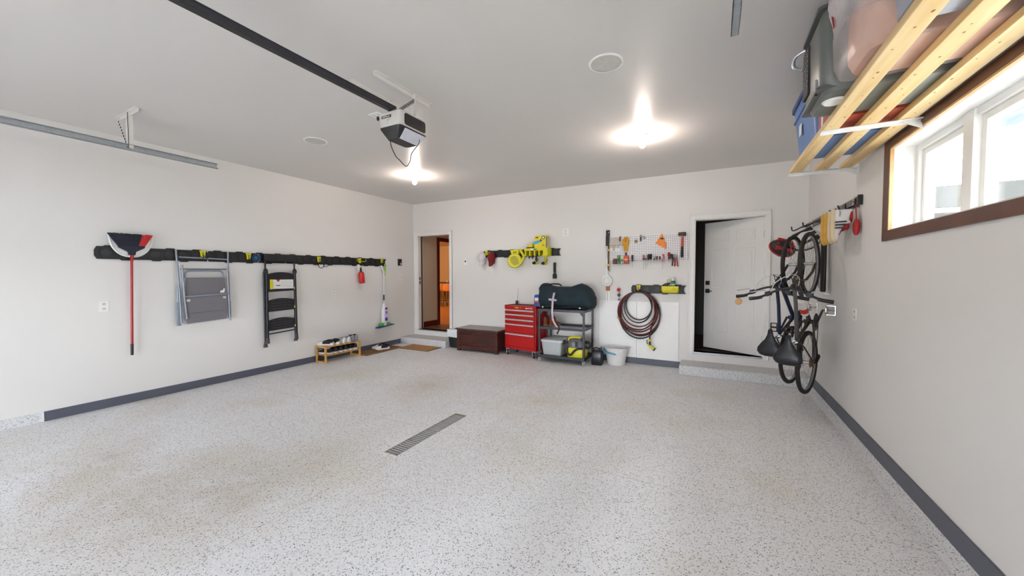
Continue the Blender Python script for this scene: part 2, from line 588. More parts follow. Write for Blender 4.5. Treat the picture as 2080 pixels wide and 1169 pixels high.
# ------------------------------------------------------------------ house interior behind the left doorway
m_hallw = wall_mat('hall_paint', (205, 188, 164))
m_tile = mat('brown_hall_tile', (132, 104, 82), 0.4, var=0.15, scale=5)
def plank_mat():
    m = bpy.data.materials.new('honey_hardwood')
    m.use_nodes = True
    n, l = m.node_tree.nodes, m.node_tree.links
    p = n['Principled BSDF']
    g = n.new('ShaderNodeNewGeometry')
    mp = n.new('ShaderNodeMapping')
    mp.inputs['Rotation'].default_value = (0, 0, 0.15)
    mp.inputs['Scale'].default_value = (0.9, 8.0, 1.0)
    l.new(g.outputs['Position'], mp.inputs['Vector'])
    b = n.new('ShaderNodeTexBrick')
    b.inputs['Color1'].default_value = lin((206, 150, 84)) + (1,)
    b.inputs['Color2'].default_value = lin((178, 118, 58)) + (1,)
    b.inputs['Mortar'].default_value = lin((110, 70, 36)) + (1,)
    b.inputs['Mortar Size'].default_value = 0.012
    b.inputs['Scale'].default_value = 1.0
    l.new(mp.outputs['Vector'], b.inputs['Vector'])
    l.new(b.outputs['Color'], p.inputs['Base Color'])
    p.inputs['Roughness'].default_value = 0.28
    return m
FZ = 0.262
struct('floor_hall', MB().box(-6.0, -4.6, YB + TW, 7.40, FZ - .05, FZ), m_tile)
struct('floor_dining', MB().box(-12.0, -4.6, 7.40, 13.4, FZ - .05, FZ).box(-12.0, -6.0, YB + TW, 7.40, FZ - .05, FZ), plank_mat())
HC = 2.75
mb = MB()
mb.box(-6.05, -5.95, YB + TW, 7.27, FZ, HC)          # stub wall beside the doorway
mb.box(-6.05, -5.95, 7.27, 8.50, 2.39, HC)
mb.box(-6.05, -5.95, 8.50, 13.4, FZ, HC)
mb.box(-4.6, -4.5, YB + TW, 13.4, FZ, HC)
struct('wall_hall', mb, m_hallw)
mb = MB()
mb.box(-12.1, -12.0, YB + TW, 13.4, FZ, HC)
mb.box(-12.1, -4.5, 13.4, 13.5, FZ, HC)
mb.box(-12.1, -6.05, YB + .02, YB + TW, FZ, HC)
struct('wall_dining', mb, m_hallw)
struct('ceiling_house', MB().box(-12.1, -4.5, YB + TW, 13.5, HC, HC + .1), mat('house_ceiling', (225, 215, 200), .6))
struct('baseboard_hall', MB().box(-5.95, -5.935, YB + TW, 7.265, FZ, FZ + 0.128), m_redwood, bevel=0.004)
struct('trim_4', MB().box(-6.07, -5.93, 7.265, 7.355, FZ, 2.395).box(-6.07, -5.93, 7.355, 8.50, 2.310, 2.395).box(-6.07, -5.93, 8.42, 8.50, FZ, 2.31), m_redwood, bevel=0.004)
# counter-height dining set seen through both openings
m_chair = mat('tan_bentwood', (196, 132, 78), 0.35, var=0.1)
m_leg = mat('dark_chair_leg', (52, 34, 28), 0.4)
t = thing('counter_table', 'dark counter height dining table glimpsed through the house doorway', 'table', (-9.9, 12.35, FZ))
MB().box(-0.9, 0.9, -.45, .45, 0.88, 0.92).build('table_top', m_leg, t, bevel=.004)
for sx in (-.82, .82):
    for sy in (-.38, .38):
        MB().box(sx - .03, sx + .03, sy - .03, sy + .03, 0, .88).build('leg', m_leg, t)
def counter_chair(x, y, rz, label):
    c = thing('dining_chair', label, 'chair', (x, y, FZ), rz, 'counter height dining chairs')
    MB().lathe([(0.001, .60), (.20, .60), (.21, .625), (.19, .64), (.001, .64)], 18).build('seat', m_chair, c, smooth=True)
    rings = []
    for z, hw in ((0.62, .20), (0.70, .215), (0.78, .215), (0.84, .19), (0.875, .12)):
        pts = []
        for k in range(9):
            a = -1 + 2 * k / 8
            pts.append((a * hw, -0.19 + 0.07 * a * a, z))
        for k in range(9):
            a = 1 - 2 * k / 8
            pts.append((a * hw, -0.175 + 0.07 * a * a, z))
        rings.append(pts)
    MB().loft(rings).build('backrest', m_chair, c, smooth=True)
    for sx in (-.17, .17):
        for sy in (-.17, .17):
            MB().cyl((sx * .75, sy * .75, .60), (sx, sy, 0), .016, .012, 8).build('leg', m_leg, c)
    MB().torus((0, 0, .22), .215, .008, 'z', 20, 6).build('foot_ring', m_leg, c)
counter_chair(-9.42, 11.70, 0.0, 'tan round-backed dining chair beyond the left house doorway, left one')
counter_chair(-8.93, 11.62, 0.1, 'tan round-backed dining chair beyond the left house doorway, right one')
tag(MB().lathe([(.001, 0), (.035, 0), (.042, .09), (.036, .09), (.03, .01), (.001, .01)], 14).build('mug', m_plate, smooth=True, loc=(-9.42, 12.15, FZ + .92)), 'small white mug on the counter height dining table', 'mug')
pf = thing('framed_picture', 'dark framed picture on the dining room wall', 'picture', (-9.75, 13.4, 1.75))
MB().box(-.42, .42, -.03, 0, -.55, .55).build('frame', m_leg, pf, bevel=.005)
MB().box(-.36, .36, -.032, -.029, -.49, .49).build('print', mat('picture_print', (120, 96, 70), .6, var=.4, scale=4), pf)
# their ceiling lamp, warm
hl = thing('ceiling_lamp', 'warm round ceiling lamp of the dining room beyond the doorway', 'lamp', (-9.8, 9.0, HC))
MB().lathe([(.001, -.09), (.10, -.075), (.15, -.03), (.16, 0), (.001, 0)], 20).build('shade', mat('opal_glass', (250, 240, 220), .4), hl, smooth=True)
def lamp(name, kind, energy, color, loc, radius=0.05, rot=None):
    ld = bpy.data.lights.new(name, kind)
    ld.energy = energy
    ld.color = color
    if kind == 'POINT':
        ld.shadow_soft_size = radius
    o = bpy.data.objects.new(name, ld)
    COL.objects.link(o)
    o.location = loc
    if rot:
        o.rotation_euler = rot
    return o
lamp('house_lamp_light', 'POINT', HOUSE_W, (1.0, 0.62, 0.30), (-9.8, 9.0, HC - .16), .06)

# ------------------------------------------------------------------ window
FX0, FX1 = 1.262, 1.345
win = struct('window_1', MB().rframe(FX0, FX1, WY0, WY1, WZ0, WZ1, .05, .02), m_white, bevel=0.003)
MB().box(XR, FX0, WY0, WY1, WZ0, WZ0 + .008).box(XR, FX0, WY0, WY1, WZ1 - .008, WZ1).box(XR, FX0, WY0, WY0 + .008, WZ0, WZ1).box(XR, FX0, WY1 - .008, WY1, WZ0, WZ1).build('reveal_lining', m_white, win)
for y0, y1 in ((3.045, 3.145), (2.30, 2.40), (1.55, 1.65), (.80, .90)):
    MB().box(FX0 - .012, FX1, y0, y1, WZ0 + .008, WZ1 - .008).build('mullion', m_white, win, bevel=0.004)
for y0, y1 in ((3.145, WY1 - .05), (2.40, 3.045), (1.65, 2.30), (.90, 1.55), (WY0 + .05, .80)):
    z0, z1 = WZ0 + .02, WZ1 - .05
    f = 0.042
    s = MB().rframe(1.283, 1.335, y0, y1, z0, z1, f, .026).build('sash', m_white, win, bevel=0.004)
    MB().box(1.310, 1.314, y0 + f - .004, y1 - f + .004, z0 + .022, z1 - f + .004).build('pane', m_glass, s)
cw = 0.088
mb = MB()
mb.box(XR - .019, XR, WY0 - cw, WY1 + cw + .012, WZ0 - .074, WZ0 - .002)
mb.box(XR - .019, XR, WY0 - cw, WY1 + cw + .012, WZ1 + .002, WZ1 + .060)
mb.box(XR - .019, XR, WY0 - cw, WY0 - .002, WZ0 - .002, WZ1 + .002)
mb.box(XR - .019, XR, WY1 + .002, WY1 + cw + .012, WZ0 - .002, WZ1 + .002)
struct('trim_5', mb, m_brownt, bevel=0.002)
m_oak = mat('pale_wood_edge', (196, 158, 112), .5, var=.1)
struct('trim_6', MB().box(XR - .017, XR + .004, WY1 - .012, WY1 + .002, WZ0, WZ1).box(XR - .017, XR + .004, WY0, WY1, WZ1 - .010, WZ1 + .002), m_oak)
def portal(name, loc, rot, sx, sy):
    ld = bpy.data.lights.new(name, 'AREA')
    ld.shape = 'RECTANGLE'
    ld.size, ld.size_y = sx, sy
    ld.cycles.is_portal = True
    o = bpy.data.objects.new(name, ld)
    COL.objects.link(o)
    o.location, o.rotation_euler = loc, rot
portal('window_portal', (1.36, (WY0 + WY1) / 2, (WZ0 + WZ1) / 2), (0, PI / 2, 0), WZ1 - WZ0, WY1 - WY0)

# what the window looks out on
struct('ground_outside', MB().box(XR + .25, 60, -12, 60, -0.6, -0.3), mat('pale_gravel', (176, 172, 164), .9, var=.1, scale=2))
nb = thing('neighbour_house', 'grey house with a grey roof seen through the window', 'house', (16, 22, -0.3))
MB().box(-12, 14, -1.9, 5.5, 0, 4.25).build('wall', mat('grey_siding', (82, 82, 81), 1.0, var=.03, spec=0.0), nb)
MB().prism([(-2.6, 4.20), (2.0, 5.72), (6.6, 4.20), (6.6, 4.05), (2.0, 5.55), (-2.6, 4.05)], 'x', -12.6, 14.6).build('roof', mat('grey_shingle', (54, 54, 53), 1.0, var=.1, scale=3, spec=0.0), nb)
MB().box(-12.6, 14.6, -2.68, -2.6, 4.0, 4.16).build('gutter', m_white, nb)
for x in (-9, -5, 1, 6):
    wn = MB().box(x, x + 1.3, -1.95, -1.9, 1.2, 2.6).build('window', m_white, nb)
    MB().box(x + .08, x + 1.22, -1.96, -1.94, 1.28, 2.52).build('pane', mat('far_glass', (120, 130, 140), .1), wn)

# ------------------------------------------------------------------ unseen garage door, half-raised as an added daylight opening, driveway outside
DB = 1.35      # lower edge of the half-raised door
gd = struct('door_3', MB().box(GD[0], GD[1], YF - .06, YF - .015, DB, 2.18), m_doorw, bevel=.004)
hw = (GD[1] - GD[0]) / 4
for i in range(3):
    y0 = YF + .40 + i * .54
    MB().box(GD[0], GD[1], y0, y0 + .53, 2.70, 2.745).build('door_section', m_doorw, gd, bevel=.004)
    for k in range(4):
        MB().box(GD[0] + k * hw + .08, GD[0] + k * hw + hw - .08, y0 + .08, y0 + .45, 2.694, 2.702).build('stamped_panel', m_doorw, gd, bevel=.006)
portal('garage_door_portal', ((GD[0] + GD[1]) / 2, YF - .1, (GD[2] + DB) / 2), (PI / 2, 0, 0), GD[1] - GD[0], DB - GD[2])
struct('driveway', MB().box(-30, XR + .25, -40, YF - .15, -0.35, -0.02), mat('concrete_driveway', (178, 176, 172), .9, var=.06, scale=1))

# ------------------------------------------------------------------ floor drain
m_cast = mat('grate_steel', (182, 184, 190), .4, .2, var=.12, scale=20)
m_pit = mat('drain_pit', (30, 31, 33), .8)
g = thing('floor_drain', 'long narrow slotted metal drain grate set in the garage floor', 'drain', (JX, JY, 0))
gx0, gx1, gy0, gy1 = GX0 - JX, GX1 - JX, GY0 - JY, GY1 - JY
MB().box(gx0, gx1, gy0, gy1, -0.10, -0.045).build('trench', m_pit, g)
MB().box(gx0, gx0 + .012, gy0, gy1, -.05, .0015).box(gx1 - .012, gx1, gy0, gy1, -.05, .0015).box(gx0, gx1, gy0, gy0 + .02, -.05, .0015).box(gx0, gx1, gy1 - .03, gy1, -.05, .0015).build('frame', mat('tan_worn_frame', (158, 146, 130), .5, .3), g)
pitch_s = (gy1 - gy0 - .05) / 30
b0 = None
for k in range(30):
    y = gy0 + .02 + (k + .5) * pitch_s
    if b0 is None:
        b0 = MB().box(gx0 + .012, gx1 - .012, -pitch_s * .27, pitch_s * .27, -.018, 0.0).build('slat', m_cast, g, loc=(0, y, 0))
    else:
        share(b0, (0, y, 0))

# ------------------------------------------------------------------ ceiling fittings
m_lh = mat('lamp_holder_plastic', (240, 239, 236), .4, var=.01)
def bulb_mat():
    m = bpy.data.materials.new('lit_bulb')
    m.use_nodes = True
    n, l = m.node_tree.nodes, m.node_tree.links
    n.remove(n['Principled BSDF'])
    e = n.new('ShaderNodeEmission')
    bb = n.new('ShaderNodeBlackbody')
    bb.inputs['Temperature'].default_value = 5400
    l.new(bb.outputs['Color'], e.inputs['Color'])
    e.inputs['Strength'].default_value = BULB_W / (PI * 4 * PI * 0.032 ** 2)
    l.new(e.outputs['Emission'], n['Material Output'].inputs['Surface'])
    return m
m_bulb = bulb_mat()
def ceiling_bulb(x, y, label):
    t = thing('ceiling_bulb', label, 'lamp', (x, y, H), 0, 'bare ceiling bulbs')
    MB().lathe([(.001, -.026), (.030, -.026), (.036, -.022), (.056, -.010), (.058, 0), (.001, 0)], 22).build('lamp_holder', m_lh, t, smooth=True)
    MB().lathe([(.001, -.075), (.018, -.075), (.020, -.026), (.001, -.026)], 16).build('socket', m_lh, t, smooth=True)
    MB().ell((0, 0, -.112), (.032, .032, .036), 16, 10).build('bulb', m_bulb, t, smooth=True)
ceiling_bulb(-4.20, 4.60, 'lit bare ceiling bulb towards the left wall, beyond the door opener')
ceiling_bulb(-0.728, 4.51, 'lit bare ceiling bulb on the right, towards the half open white door')
def speaker(x, y, label):
    t = thing('ceiling_speaker', label, 'speaker', (x, y, H), 0, 'round ceiling speakers')
    MB().lathe([(.112, -.006), (.126, -.006), (.128, 0), (.110, 0)], 36, caps=False).build('rim', m_lh, t, smooth=True)
    MB().lathe([(.001, -.004), (.112, -.004), (.112, 0), (.001, 0)], 36).build('grille', mat('speaker_grille', (198, 197, 191), .6), t, smooth=True)
speaker(-0.729, 2.865, 'round flush speaker cover in the ceiling, right of the door opener')
speaker(-4.157, 2.882, 'round flush speaker cover in the ceiling, left of the door opener')

# garage door tracks hung from the ceiling
m_perf = mat('painted_perforated_angle', (222, 219, 215), .5, var=.03)
def c_channel(mb, x, s, z0, z1, y0, y1):
    mb.box(x - .002, x + .002, y0, y1, z0, z1)
    mb.box(min(x, x + s * .034), max(x, x + s * .034), y0, y1, z1 - .003, z1)
    mb.box(min(x, x + s * .034), max(x, x + s * .034), y0, y1, z0, z0 + .003)
    mb.box(min(x + s * .031, x + s * .034), max(x + s * .031, x + s * .034), y0, y1, z0, z0 + .012)
def track(x, s, label):
    t = thing('garage_door_track', label, 'rail', (x, 2.26, 2.695), 0, 'overhead garage door tracks')
    mb = MB()
    c_channel(mb, 0, s, 0, .057, YF + .45 - 2.26, 0)
    mb.build('channel', m_steel, t)
    arc = MB()
    pts = [(s * .017, YF + .45 - 2.26 - .38 * math.sin(a), .028 - .38 * (1 - math.cos(a))) for a in [PI / 2 * k / 8 for k in range(9)]] + [(s * .017, YF + .07 - 2.26, -2.65)]
    arc.tube(pts, .02, 6)
    arc.build('curved_track', m_steel, t)
    for y in (1.517 - 2.26, -0.6 - 2.26):
        hz = H - 2.695
        b = MB().box(-.27 if s > 0 else -.23, .23 if s > 0 else .27, y - .016, y + .016, hz - .004, hz).box(-.27 if s > 0 else -.23, .23 if s > 0 else .27, y + .012, y + .016, hz - .034, hz).build('ceiling_angle', m_perf, t)
        MB().box(-.024, .024, y - .004, y, .02, hz - .004).box(.020, .024, y - .004, y + .034, .02, hz - .004).build('hanger_strap', m_perf, t)
        d = MB().bar((-.24 * s, y + .006, hz - .02), (-.012 * s, y + .006, .03), .040, .003, (0, 1, 0)).build('brace', m_perf, t)
        h0 = None
        for k in range(9):
            f = (k + 1) / 10
            p = (-.24 * s * (1 - f) - .012 * s * f, y + .002, (hz - .02) * (1 - f) + .03 * f)
            if h0 is None:
                h0 = MB().box(-.007, .007, -.0015, .0015, -.009, .009).build('slot', m_hole, d, loc=p)
            else:
                share(h0, p, d)
    for y in (-.75, -1.22, -2.2):
        MB().cyl((s * .003, y, .030), (s * .010, y, .030), .007, n=8).build('bolt', m_chrome, t)
track(-5.03, 1, 'galvanised garage door track hanging beside the left wall')
track(0.095, -1, 'galvanised garage door track tip at the top right of the ceiling')

# door opener with its black rail
m_opw = mat('opener_grey_shell', (206, 201, 197), .4, var=.02)
m_opb = mat('opener_black_shell', (24, 24, 27), .35, var=.08)
op = thing('garage_door_opener', 'grey and black garage door opener hung from the ceiling with long black rail', 'opener', (-2.335, 2.27, 2.69))
def rr_loft(secs, r, n=4):
    return [[(a, b, z) for a, b in rrect(x0, x1, y0, y1, r, n)] for (x0, x1, y0, y1, z) in secs]
MB().loft(rr_loft([(-.115, .115, 0, .32, 0), (-.115, .115, 0, .32, .115), (-.10, .10, .012, .31, .128)], .03)).build('motor_housing', m_opw, op, smooth=True)
MB().prism(rrect(.05, .30, .014, .108, .02), 'x', .1145, .1175).build('vent_cover', m_opb, op, smooth=True)
MB().prism(rrect(-.10, -.02, .02, .10, .005), 'y', -.0015, 0).build('front_panel', m_opw, op)
MB().loft(rr_loft([(-.118, .118, -.003, .323, 0), (-.116, .116, 0, .32, -.012), (-.075, .06, .04, .27, -.085)], .03)).build('base_pan', m_opb, op, smooth=True)
MB().add([(.1175, .055, -.014), (.1175, .30, -.014), (.0635, .258, -.083), (.0635, .055, -.083), (.108, .055, -.020), (.108, .30, -.020), (.054, .258, -.089), (.054, .055, -.089)], [(0, 1, 2, 3), (7, 6, 5, 4), (0, 4, 5, 1), (1, 5, 6, 2), (2, 6, 7, 3), (3, 7, 4, 0)]).build('light_lens', mat('frosted_lens', (206, 208, 220), .35), op)
nm = MB().box(-.085, .02, -.0025, -.0005, .070, .092).build('name_plate', m_opb, op)
text('LiftMaster', .021, m_plate, nm, Matrix.Translation((-.0325, -.0028, .081)) @ FACE_Y)
MB().box(-.03, .012, -.0022, -.0005, .052, .056).build('fine_print', mat('faint_print', (170, 166, 164), .5), op)
rl = MB().box(-.022, .022, YF - 2.27 + .1, .06, .128, .134).box(-.022, .022, YF - 2.27 + .1, .06, .168, .174).box(-.006, .006, YF - 2.27 + .1, .06, .13, .172).build('drive_rail', m_opb, op, bevel=.002)
MB().box(-.018, -.005, YF - 2.27 + .1, .06, .134, .168).box(.005, .018, YF - 2.27 + .1, .06, .134, .168).build('rail_web', mat('rail_grey', (52, 52, 60), .35, .3), op)
MB().ell((-.128, .0, .085), (.012, .012, .02), 10, 8).build('wire_clip', m_opb, op, smooth=True)
cz = H - 2.69
for x, y0, y1 in ((.005, -.15, .51), (-.265, -.15, .49)):
    a = MB().box(x - .018, x + .018, y0, y1, cz - .004, cz).box(x - .018, x - .014, y0, y1, cz - .032, cz).build('ceiling_angle', m_perf, op)
    for k in range(12):
        MB().box(x - .019, x - .0178, y0 + .03 + k * .05, y0 + .044 + k * .05, cz - .022, cz - .012).build('slot', m_hole, a)
MB().bar((.010, .28, .128), (.010, .28, cz - .005), .03, .003, (0, 1, 0)).build('hanger_strap', m_perf, op)
MB().bar((-.265, .25, .128), (-.265, .25, cz - .005), .03, .003, (0, 1, 0)).bar((-.265, .25, .135), (-.10, .25, .128), .02, .003).build('hanger_strap', m_perf, op)
br = MB().bar((.012, .085, .150), (.012, .285, cz - .055), .004, .028, (0, 0, 1)).build('brace', mat('steel_brace', (150, 148, 146), .45, .5), op)
for k in range(7):
    f = (k + .7) / 8
    MB().ell((.0145, .085 + .2 * f, .150 + (cz - .205) * f), (.0012, .007, .007), 8, 4).build('slot', m_hole, br)
cord = [(-.115, .06, -.012), (-.105, .10, -.05), (-.10, .12, -.12), (-.06, .13, -.20), (-.02, .13, -.235), (.05, .13, -.296), (.095, .13, -.262), (.115, .13, -.20), (.13, .20, -.10), (.10, .24, -.05)]
def smooth_path(P, n=6):
    P = [Vector(p) for p in P]
    out = []
    for i in range(len(P) - 1):
        p0, p1, p2, p3 = P[max(i - 1, 0)], P[i], P[i + 1], P[min(i + 2, len(P) - 1)]
        for k in range(n):
            t = k / n
            out.append(0.5 * ((2 * p1) + (p2 - p0) * t + (2 * p0 - 5 * p1 + 4 * p2 - p3) * t * t + (3 * p1 - p0 - 3 * p2 + p3) * t ** 3))
    out.append(P[-1])
    return out
MB().tube(smooth_path(cord), .0035, 6).build('power_cord', m_opb, op, smooth=True)
co = thing('ceiling_outlet', 'flat white outlet plate in the ceiling beside the door opener', 'outlet', (-2.95, 2.70, H))
MB().box(-.07, .07, -.045, .045, -.006, 0).build('cover_plate', m_plate, co, bevel=.002)
for sx in (-.045, .015):
    MB().box(sx, sx + .03, -.02, .02, -.0075, -.005).build('socket', mat('socket_face', (214, 214, 210), .4), co)

# ------------------------------------------------------------------ outlets, switches
def outlet(loc, rz, label, wdt=.075, hgt=.118, sw=False, name='wall_outlet', cat='outlet'):
    t = thing(name, label, cat, loc, rz)
    MB().box(-wdt / 2, wdt / 2, -.006, 0, -hgt / 2, hgt / 2).build('cover_plate', m_plate, t, bevel=.002)
    if sw:
        MB().box(-.016, .016, -.010, -.005, -.034, .034).build('rocker', mat('socket_face', (214, 214, 210), .4), t, bevel=.002)
    else:
        for z in (-.026, .026):
            s = MB().prism(oct_poly(0, z, .017), 'y', -.0085, -.005).build('socket', mat('socket_face', (214, 214, 210), .4), t)
            MB().box(-.008, -.005, -.0092, -.0083, z - .004, z + .008).box(.005, .008, -.0092, -.0083, z - .004, z + .008).build('slots', m_hole, s)
    return t
outlet(*on_left(1.559, 1.138), 'white wall outlet left of the hanging broom handle')
outlet(*on_left(4.448, 1.133), 'white wall outlet between the step ladder and the spray mop', .07, .115)
outlet(*on_left(6.10, 1.43), 'white light switch under the black keypad', .09, .14, True, 'light_switch', 'switch')
outlet(*on_right(4.46, 1.123), 'white outlet on the right wall below the window', .075, .11)
outlet(*on_back(-2.364, 2.25), 'white outlet high on the back wall right of the yellow box', .125, .135)
k = thing('door_keypad', 'black wall keypad with grey button beside the house doorway', 'keypad', *on_left(6.055, 1.755))
MB().box(-.05, .05, -.03, 0, -.072, .072).build('housing', m_black, k, bevel=.006)
MB().box(-.006, .036, -.034, -.028, -.06, -.01).build('button', mat('grey_button', (176, 174, 170), .5), k, bevel=.003)
k = thing('thermostat', 'small white thermostat on the back wall beside the house doorway', 'thermostat', *on_back(-4.553, 1.75))
MB().box(-.045, .045, -.024, 0, -.065, .065).build('housing', m_plate, k, bevel=.005)
MB().box(-.016, .016, -.026, -.022, -.004, .03).build('display', m_hole, k)

# ------------------------------------------------------------------ storage rails with octagonal bosses
def storage_rail(loc, rz, length, label, sect, zc=0.0, hh=.078, tail=True, tilt=0.0):
    """black moulded wall rail; origin at its left end, middle height"""
    t = thing('storage_rail', label, 'rail', loc, rz)
    n = max(1, round(length / sect))
    L = length / n
    pitch = .135
    for i in range(n):
        x0, x1 = i * L + (.002 if i else 0), (i + 1) * L - .002
        # outline with raised tabs on both edges and notched ends
        topp, botp = [], []
        k = 0
        x = x0 + .07
        topp.append((x0 + .02, hh - .012))
        botp.append((x0 + .02, -hh + .012))
        while x + .12 < x1:
            if k % 2 == 0:
                topp += [(x, hh - .012), (x + .012, hh), (x + .085, hh), (x + .097, hh - .012)]
            else:
                botp += [(x, -hh + .012), (x + .012, -hh), (x + .085, -hh), (x + .097, -hh + .012)]
            x += pitch
            k += 1
        topp.append((x1, hh - .012))
        botp.append((x1, -hh + .012))
        end = [(x1, -.03), (x1, .03)] if i < n - 1 else [(x1 - (.03 if tail else 0), -.03), (x1 - (.03 if tail else 0), .03)]
        poly = botp + end + list(reversed(topp)) + [(x0, .03), (x0, -.03)]
        s = MB().prism(poly, 'y', -.022, 0).build('rail_section', m_rail, t, bevel=.003)
        MB().box(x0 + .03, x1 - .01, -.030, -.020, hh - .030, hh - .022).box(x0 + .03, x1 - .01, -.030, -.020, -hh + .022, -hh + .030).build('lip', m_rail, s)
    nb = int((length - .1) / pitch)
    b0 = None
    for k in range(nb):
        x = .09 + k * (length - .18) / max(1, nb - 1)
        if b0 is None:
            b0 = MB().prism(oct_poly(0, 0, .050), 'y', -.031, -.020).prism(oct_poly(0, 0, .034), 'y', -.028, -.034).build('boss', mat('boss_plastic', (27, 27, 30), .45, var=.1), t, bevel=.002, loc=(x, 0, 0))
        else:
            share(b0, (x, 0, 0))
    return t
storage_rail((XL, 1.497, 1.737), PI / 2, 4.172, 'long black storage rail running along the left wall', 1.043, hh=.082)
storage_rail((-4.112, YB, 1.898), 0, 1.665, 'black storage rail with hats and yellow tools on the back wall', .83)
storage_rail((-1.198, YB, 1.245), 0, .832, 'short black storage rail above the coiled hose', .832)

# ------------------------------------------------------------------ yellow hooks clipped on the rails
def yellow_hook(loc, rz, label, kind='single'):
    t = thing('rail_hook', label, 'hook', loc, rz, 'yellow rail hooks')
    MB().prism([(-.042, .052), (.042, .052), (.030, .030), (.024, -.040), (-.024, -.040), (-.030, .030)], 'y', -.044, -.033).build('clip_plate', m_yel, t, bevel=.003)
    MB().box(-.012, .012, -.047, -.043, -.020, .030).build('lock_tab', mat('olive_recess', (150, 142, 20), .5), t)
    if kind == 'single':
        MB().tube(smooth_path([(0, -.040, -.025), (0, -.060, -.042), (0, -.085, -.040), (0, -.100, -.015)], 4), .006, 8).build('prong', m_black, t, smooth=True)
    elif kind == 'double':
        for s in (-1, 1):
            MB().tube(smooth_path([(0, -.042, -.005), (s * .05, -.06, -.010), (s * .095, -.085, -.004), (s * .10, -.09, .035)], 4), .005, 8).build('prong', m_yel, t, smooth=True)
    elif kind == 'wide':
        for s in (-1, 1):
            MB().tube(smooth_path([(s * .018, -.042, -.03), (s * .022, -.07, -.045), (s * .024, -.11, -.042), (s * .026, -.13, -.01)], 4), .006, 8).build('prong', m_black, t, smooth=True)
    return t
for y, z, kind, lab in ((2.483, 1.755, 'wide', 'yellow rail hook holding the folded camping chair'), (3.039, 1.750, 'single', 'yellow rail hook beside the round blue reel'),
                        (4.147, 1.742, 'single', 'yellow rail hook with a loop of black cord'), (4.990, 1.750, 'double', 'yellow two-armed rail hook holding the red bottle'),
                        (5.536, 1.765, 'single', 'yellow rail hook holding the spray mop')):
    yellow_hook((XL, y, z), PI / 2, lab, kind)
yellow_hook((-4.03, YB, 1.915), 0, 'yellow rail hook behind the two caps', 'double')
yellow_hook((-1.080, YB, 1.262), 0, 'yellow rail hook carrying the coiled hose', 'wide')

# ------------------------------------------------------------------ broom and dustpan
m_broomred = mat('red_broom_handle', (166, 22, 28), .3, var=.06)
m_navy = mat('navy_bristle', (20, 24, 44), .6, var=.2, scale=60)
m_redb = mat('red_bristle', (196, 36, 34), .6, var=.15, scale=60)
bx = thing('broom', 'red handled angle broom hung bristles up at the left end of the long rail', 'broom', (XL + .080, 1.772, 0.565), PI / 2)
MB().tube([(-.018, 0, .127), (.006, 0, 1.13)], .0125, 12).build('handle', m_broomred, bx, smooth=True)
MB().tube([(-.021, 0, 0), (-.018, 0, .13)], [.013, .0145], 12).build('grip', m_black, bx, smooth=True)
MB().tube([(.005, 0, 1.09), (.010, 0, 1.165)], [.017, .015], 12).build('collar', m_broomred, bx, smooth=True)
MB().prism([(-.016, 1.15), (.034, 1.15), (.042, 1.190), (.118, 1.236), (.122, 1.262), (-.104, 1.262), (-.100, 1.236), (-.024, 1.190)], 'y', -.022, .022).build('head_block', m_navy, bx, bevel=.006)
def bristles(x0, x1, X0, X1, n, m, name):
    mb = MB()
    for k in range(n):
        a = k / (n - 1)
        for y in (-.016, 0, .016):
            b0, b1 = x0 + (x1 - x0) * a, X0 + (X1 - X0) * a
            mb.tube([(b0, y, 1.258), (b1, y * 1.6, 1.392 + random.uniform(-.004, .004))], [.0045, .0058], 5)
    o = mb.build(name, m, bx)
    o['kind'] = 'stuff'
bristles(-.100, .062, -.178, .092, 26, m_navy, 'bristles')
bristles(.068, .118, .102, .186, 9, m_redb, 'red_bristles')
dp = thing('dustpan', 'white dustpan clipped behind the upturned broom head', 'dustpan', (XL + .036, 1.790, 1.698), PI / 2)
prof = [(-.185, .262), (-.180, .205), (-.162, .120), (-.115, .046), (-.045, .008), (.045, .008), (.115, .050), (.162, .125), (.181, .205), (.188, .278)]
MB().prism(prof, 'y', -.012, -.006).build('pan', m_plate, dp)
ring = [(x, -.010, z) for x, z in prof]
MB().tube(smooth_path(ring, 4), .011, 8).prism([(x * .985, z * .985 + .002) for x, z in prof], 'y', -.006, -.0045).build('rim', m_plate, dp, smooth=True)
MB().tube([(0, -.03, .0), (0, -.012, .06)], [.022, .03], 12).build('handle_socket', m_plate, dp, smooth=True)

# ------------------------------------------------------------------ folded camping chair
m_tube = mat('blue_grey_tube', (142, 150, 164), .35, .35, var=.04)
m_mesh = mat('grey_sling_fabric', (118, 116, 122), .85, var=.06, scale=120, bump=.2, bscale=400)
c = thing('folding_chair', 'folded grey camping chair with sling fabric hanging on the left wall', 'chair', (XL + .066, 2.475, .828), PI / 2)
def tubep(name, P, r=.011, par=None):
    return MB().tube([(a, b, z) for a, b, z in P], r, 10).build(name, m_tube, par or c, smooth=True)
tubep('side_rail', [(-.285, 0, .975), (-.262, 0, .45), (-.255, -.01, .05)])
tubep('side_rail', [(.288, 0, .972), (.278, 0, .45), (.290, -.01, .03)])
tubep('leg', [(-.240, -.03, .79), (-.225, -.03, .40), (-.205, -.03, .10)])
tubep('leg', [(.262, -.03, .77), (.268, -.03, .40), (.275, -.03, .09)])
tubep('leg', [(-.275, .02, .50), (-.262, .02, .02)], .012)
tubep('leg', [(.295, .02, .70), (.298, .02, .10)], .012)
tubep('crossbar', [(-.262, -.005, .885), (.280, -.005, .872)], .010)
tubep('crossbar', [(-.24, .01, .735), (.268, .01, .737)], .010)
tubep('crossbar', [(-.222, -.035, .385), (.268, -.035, .405)], .0125)
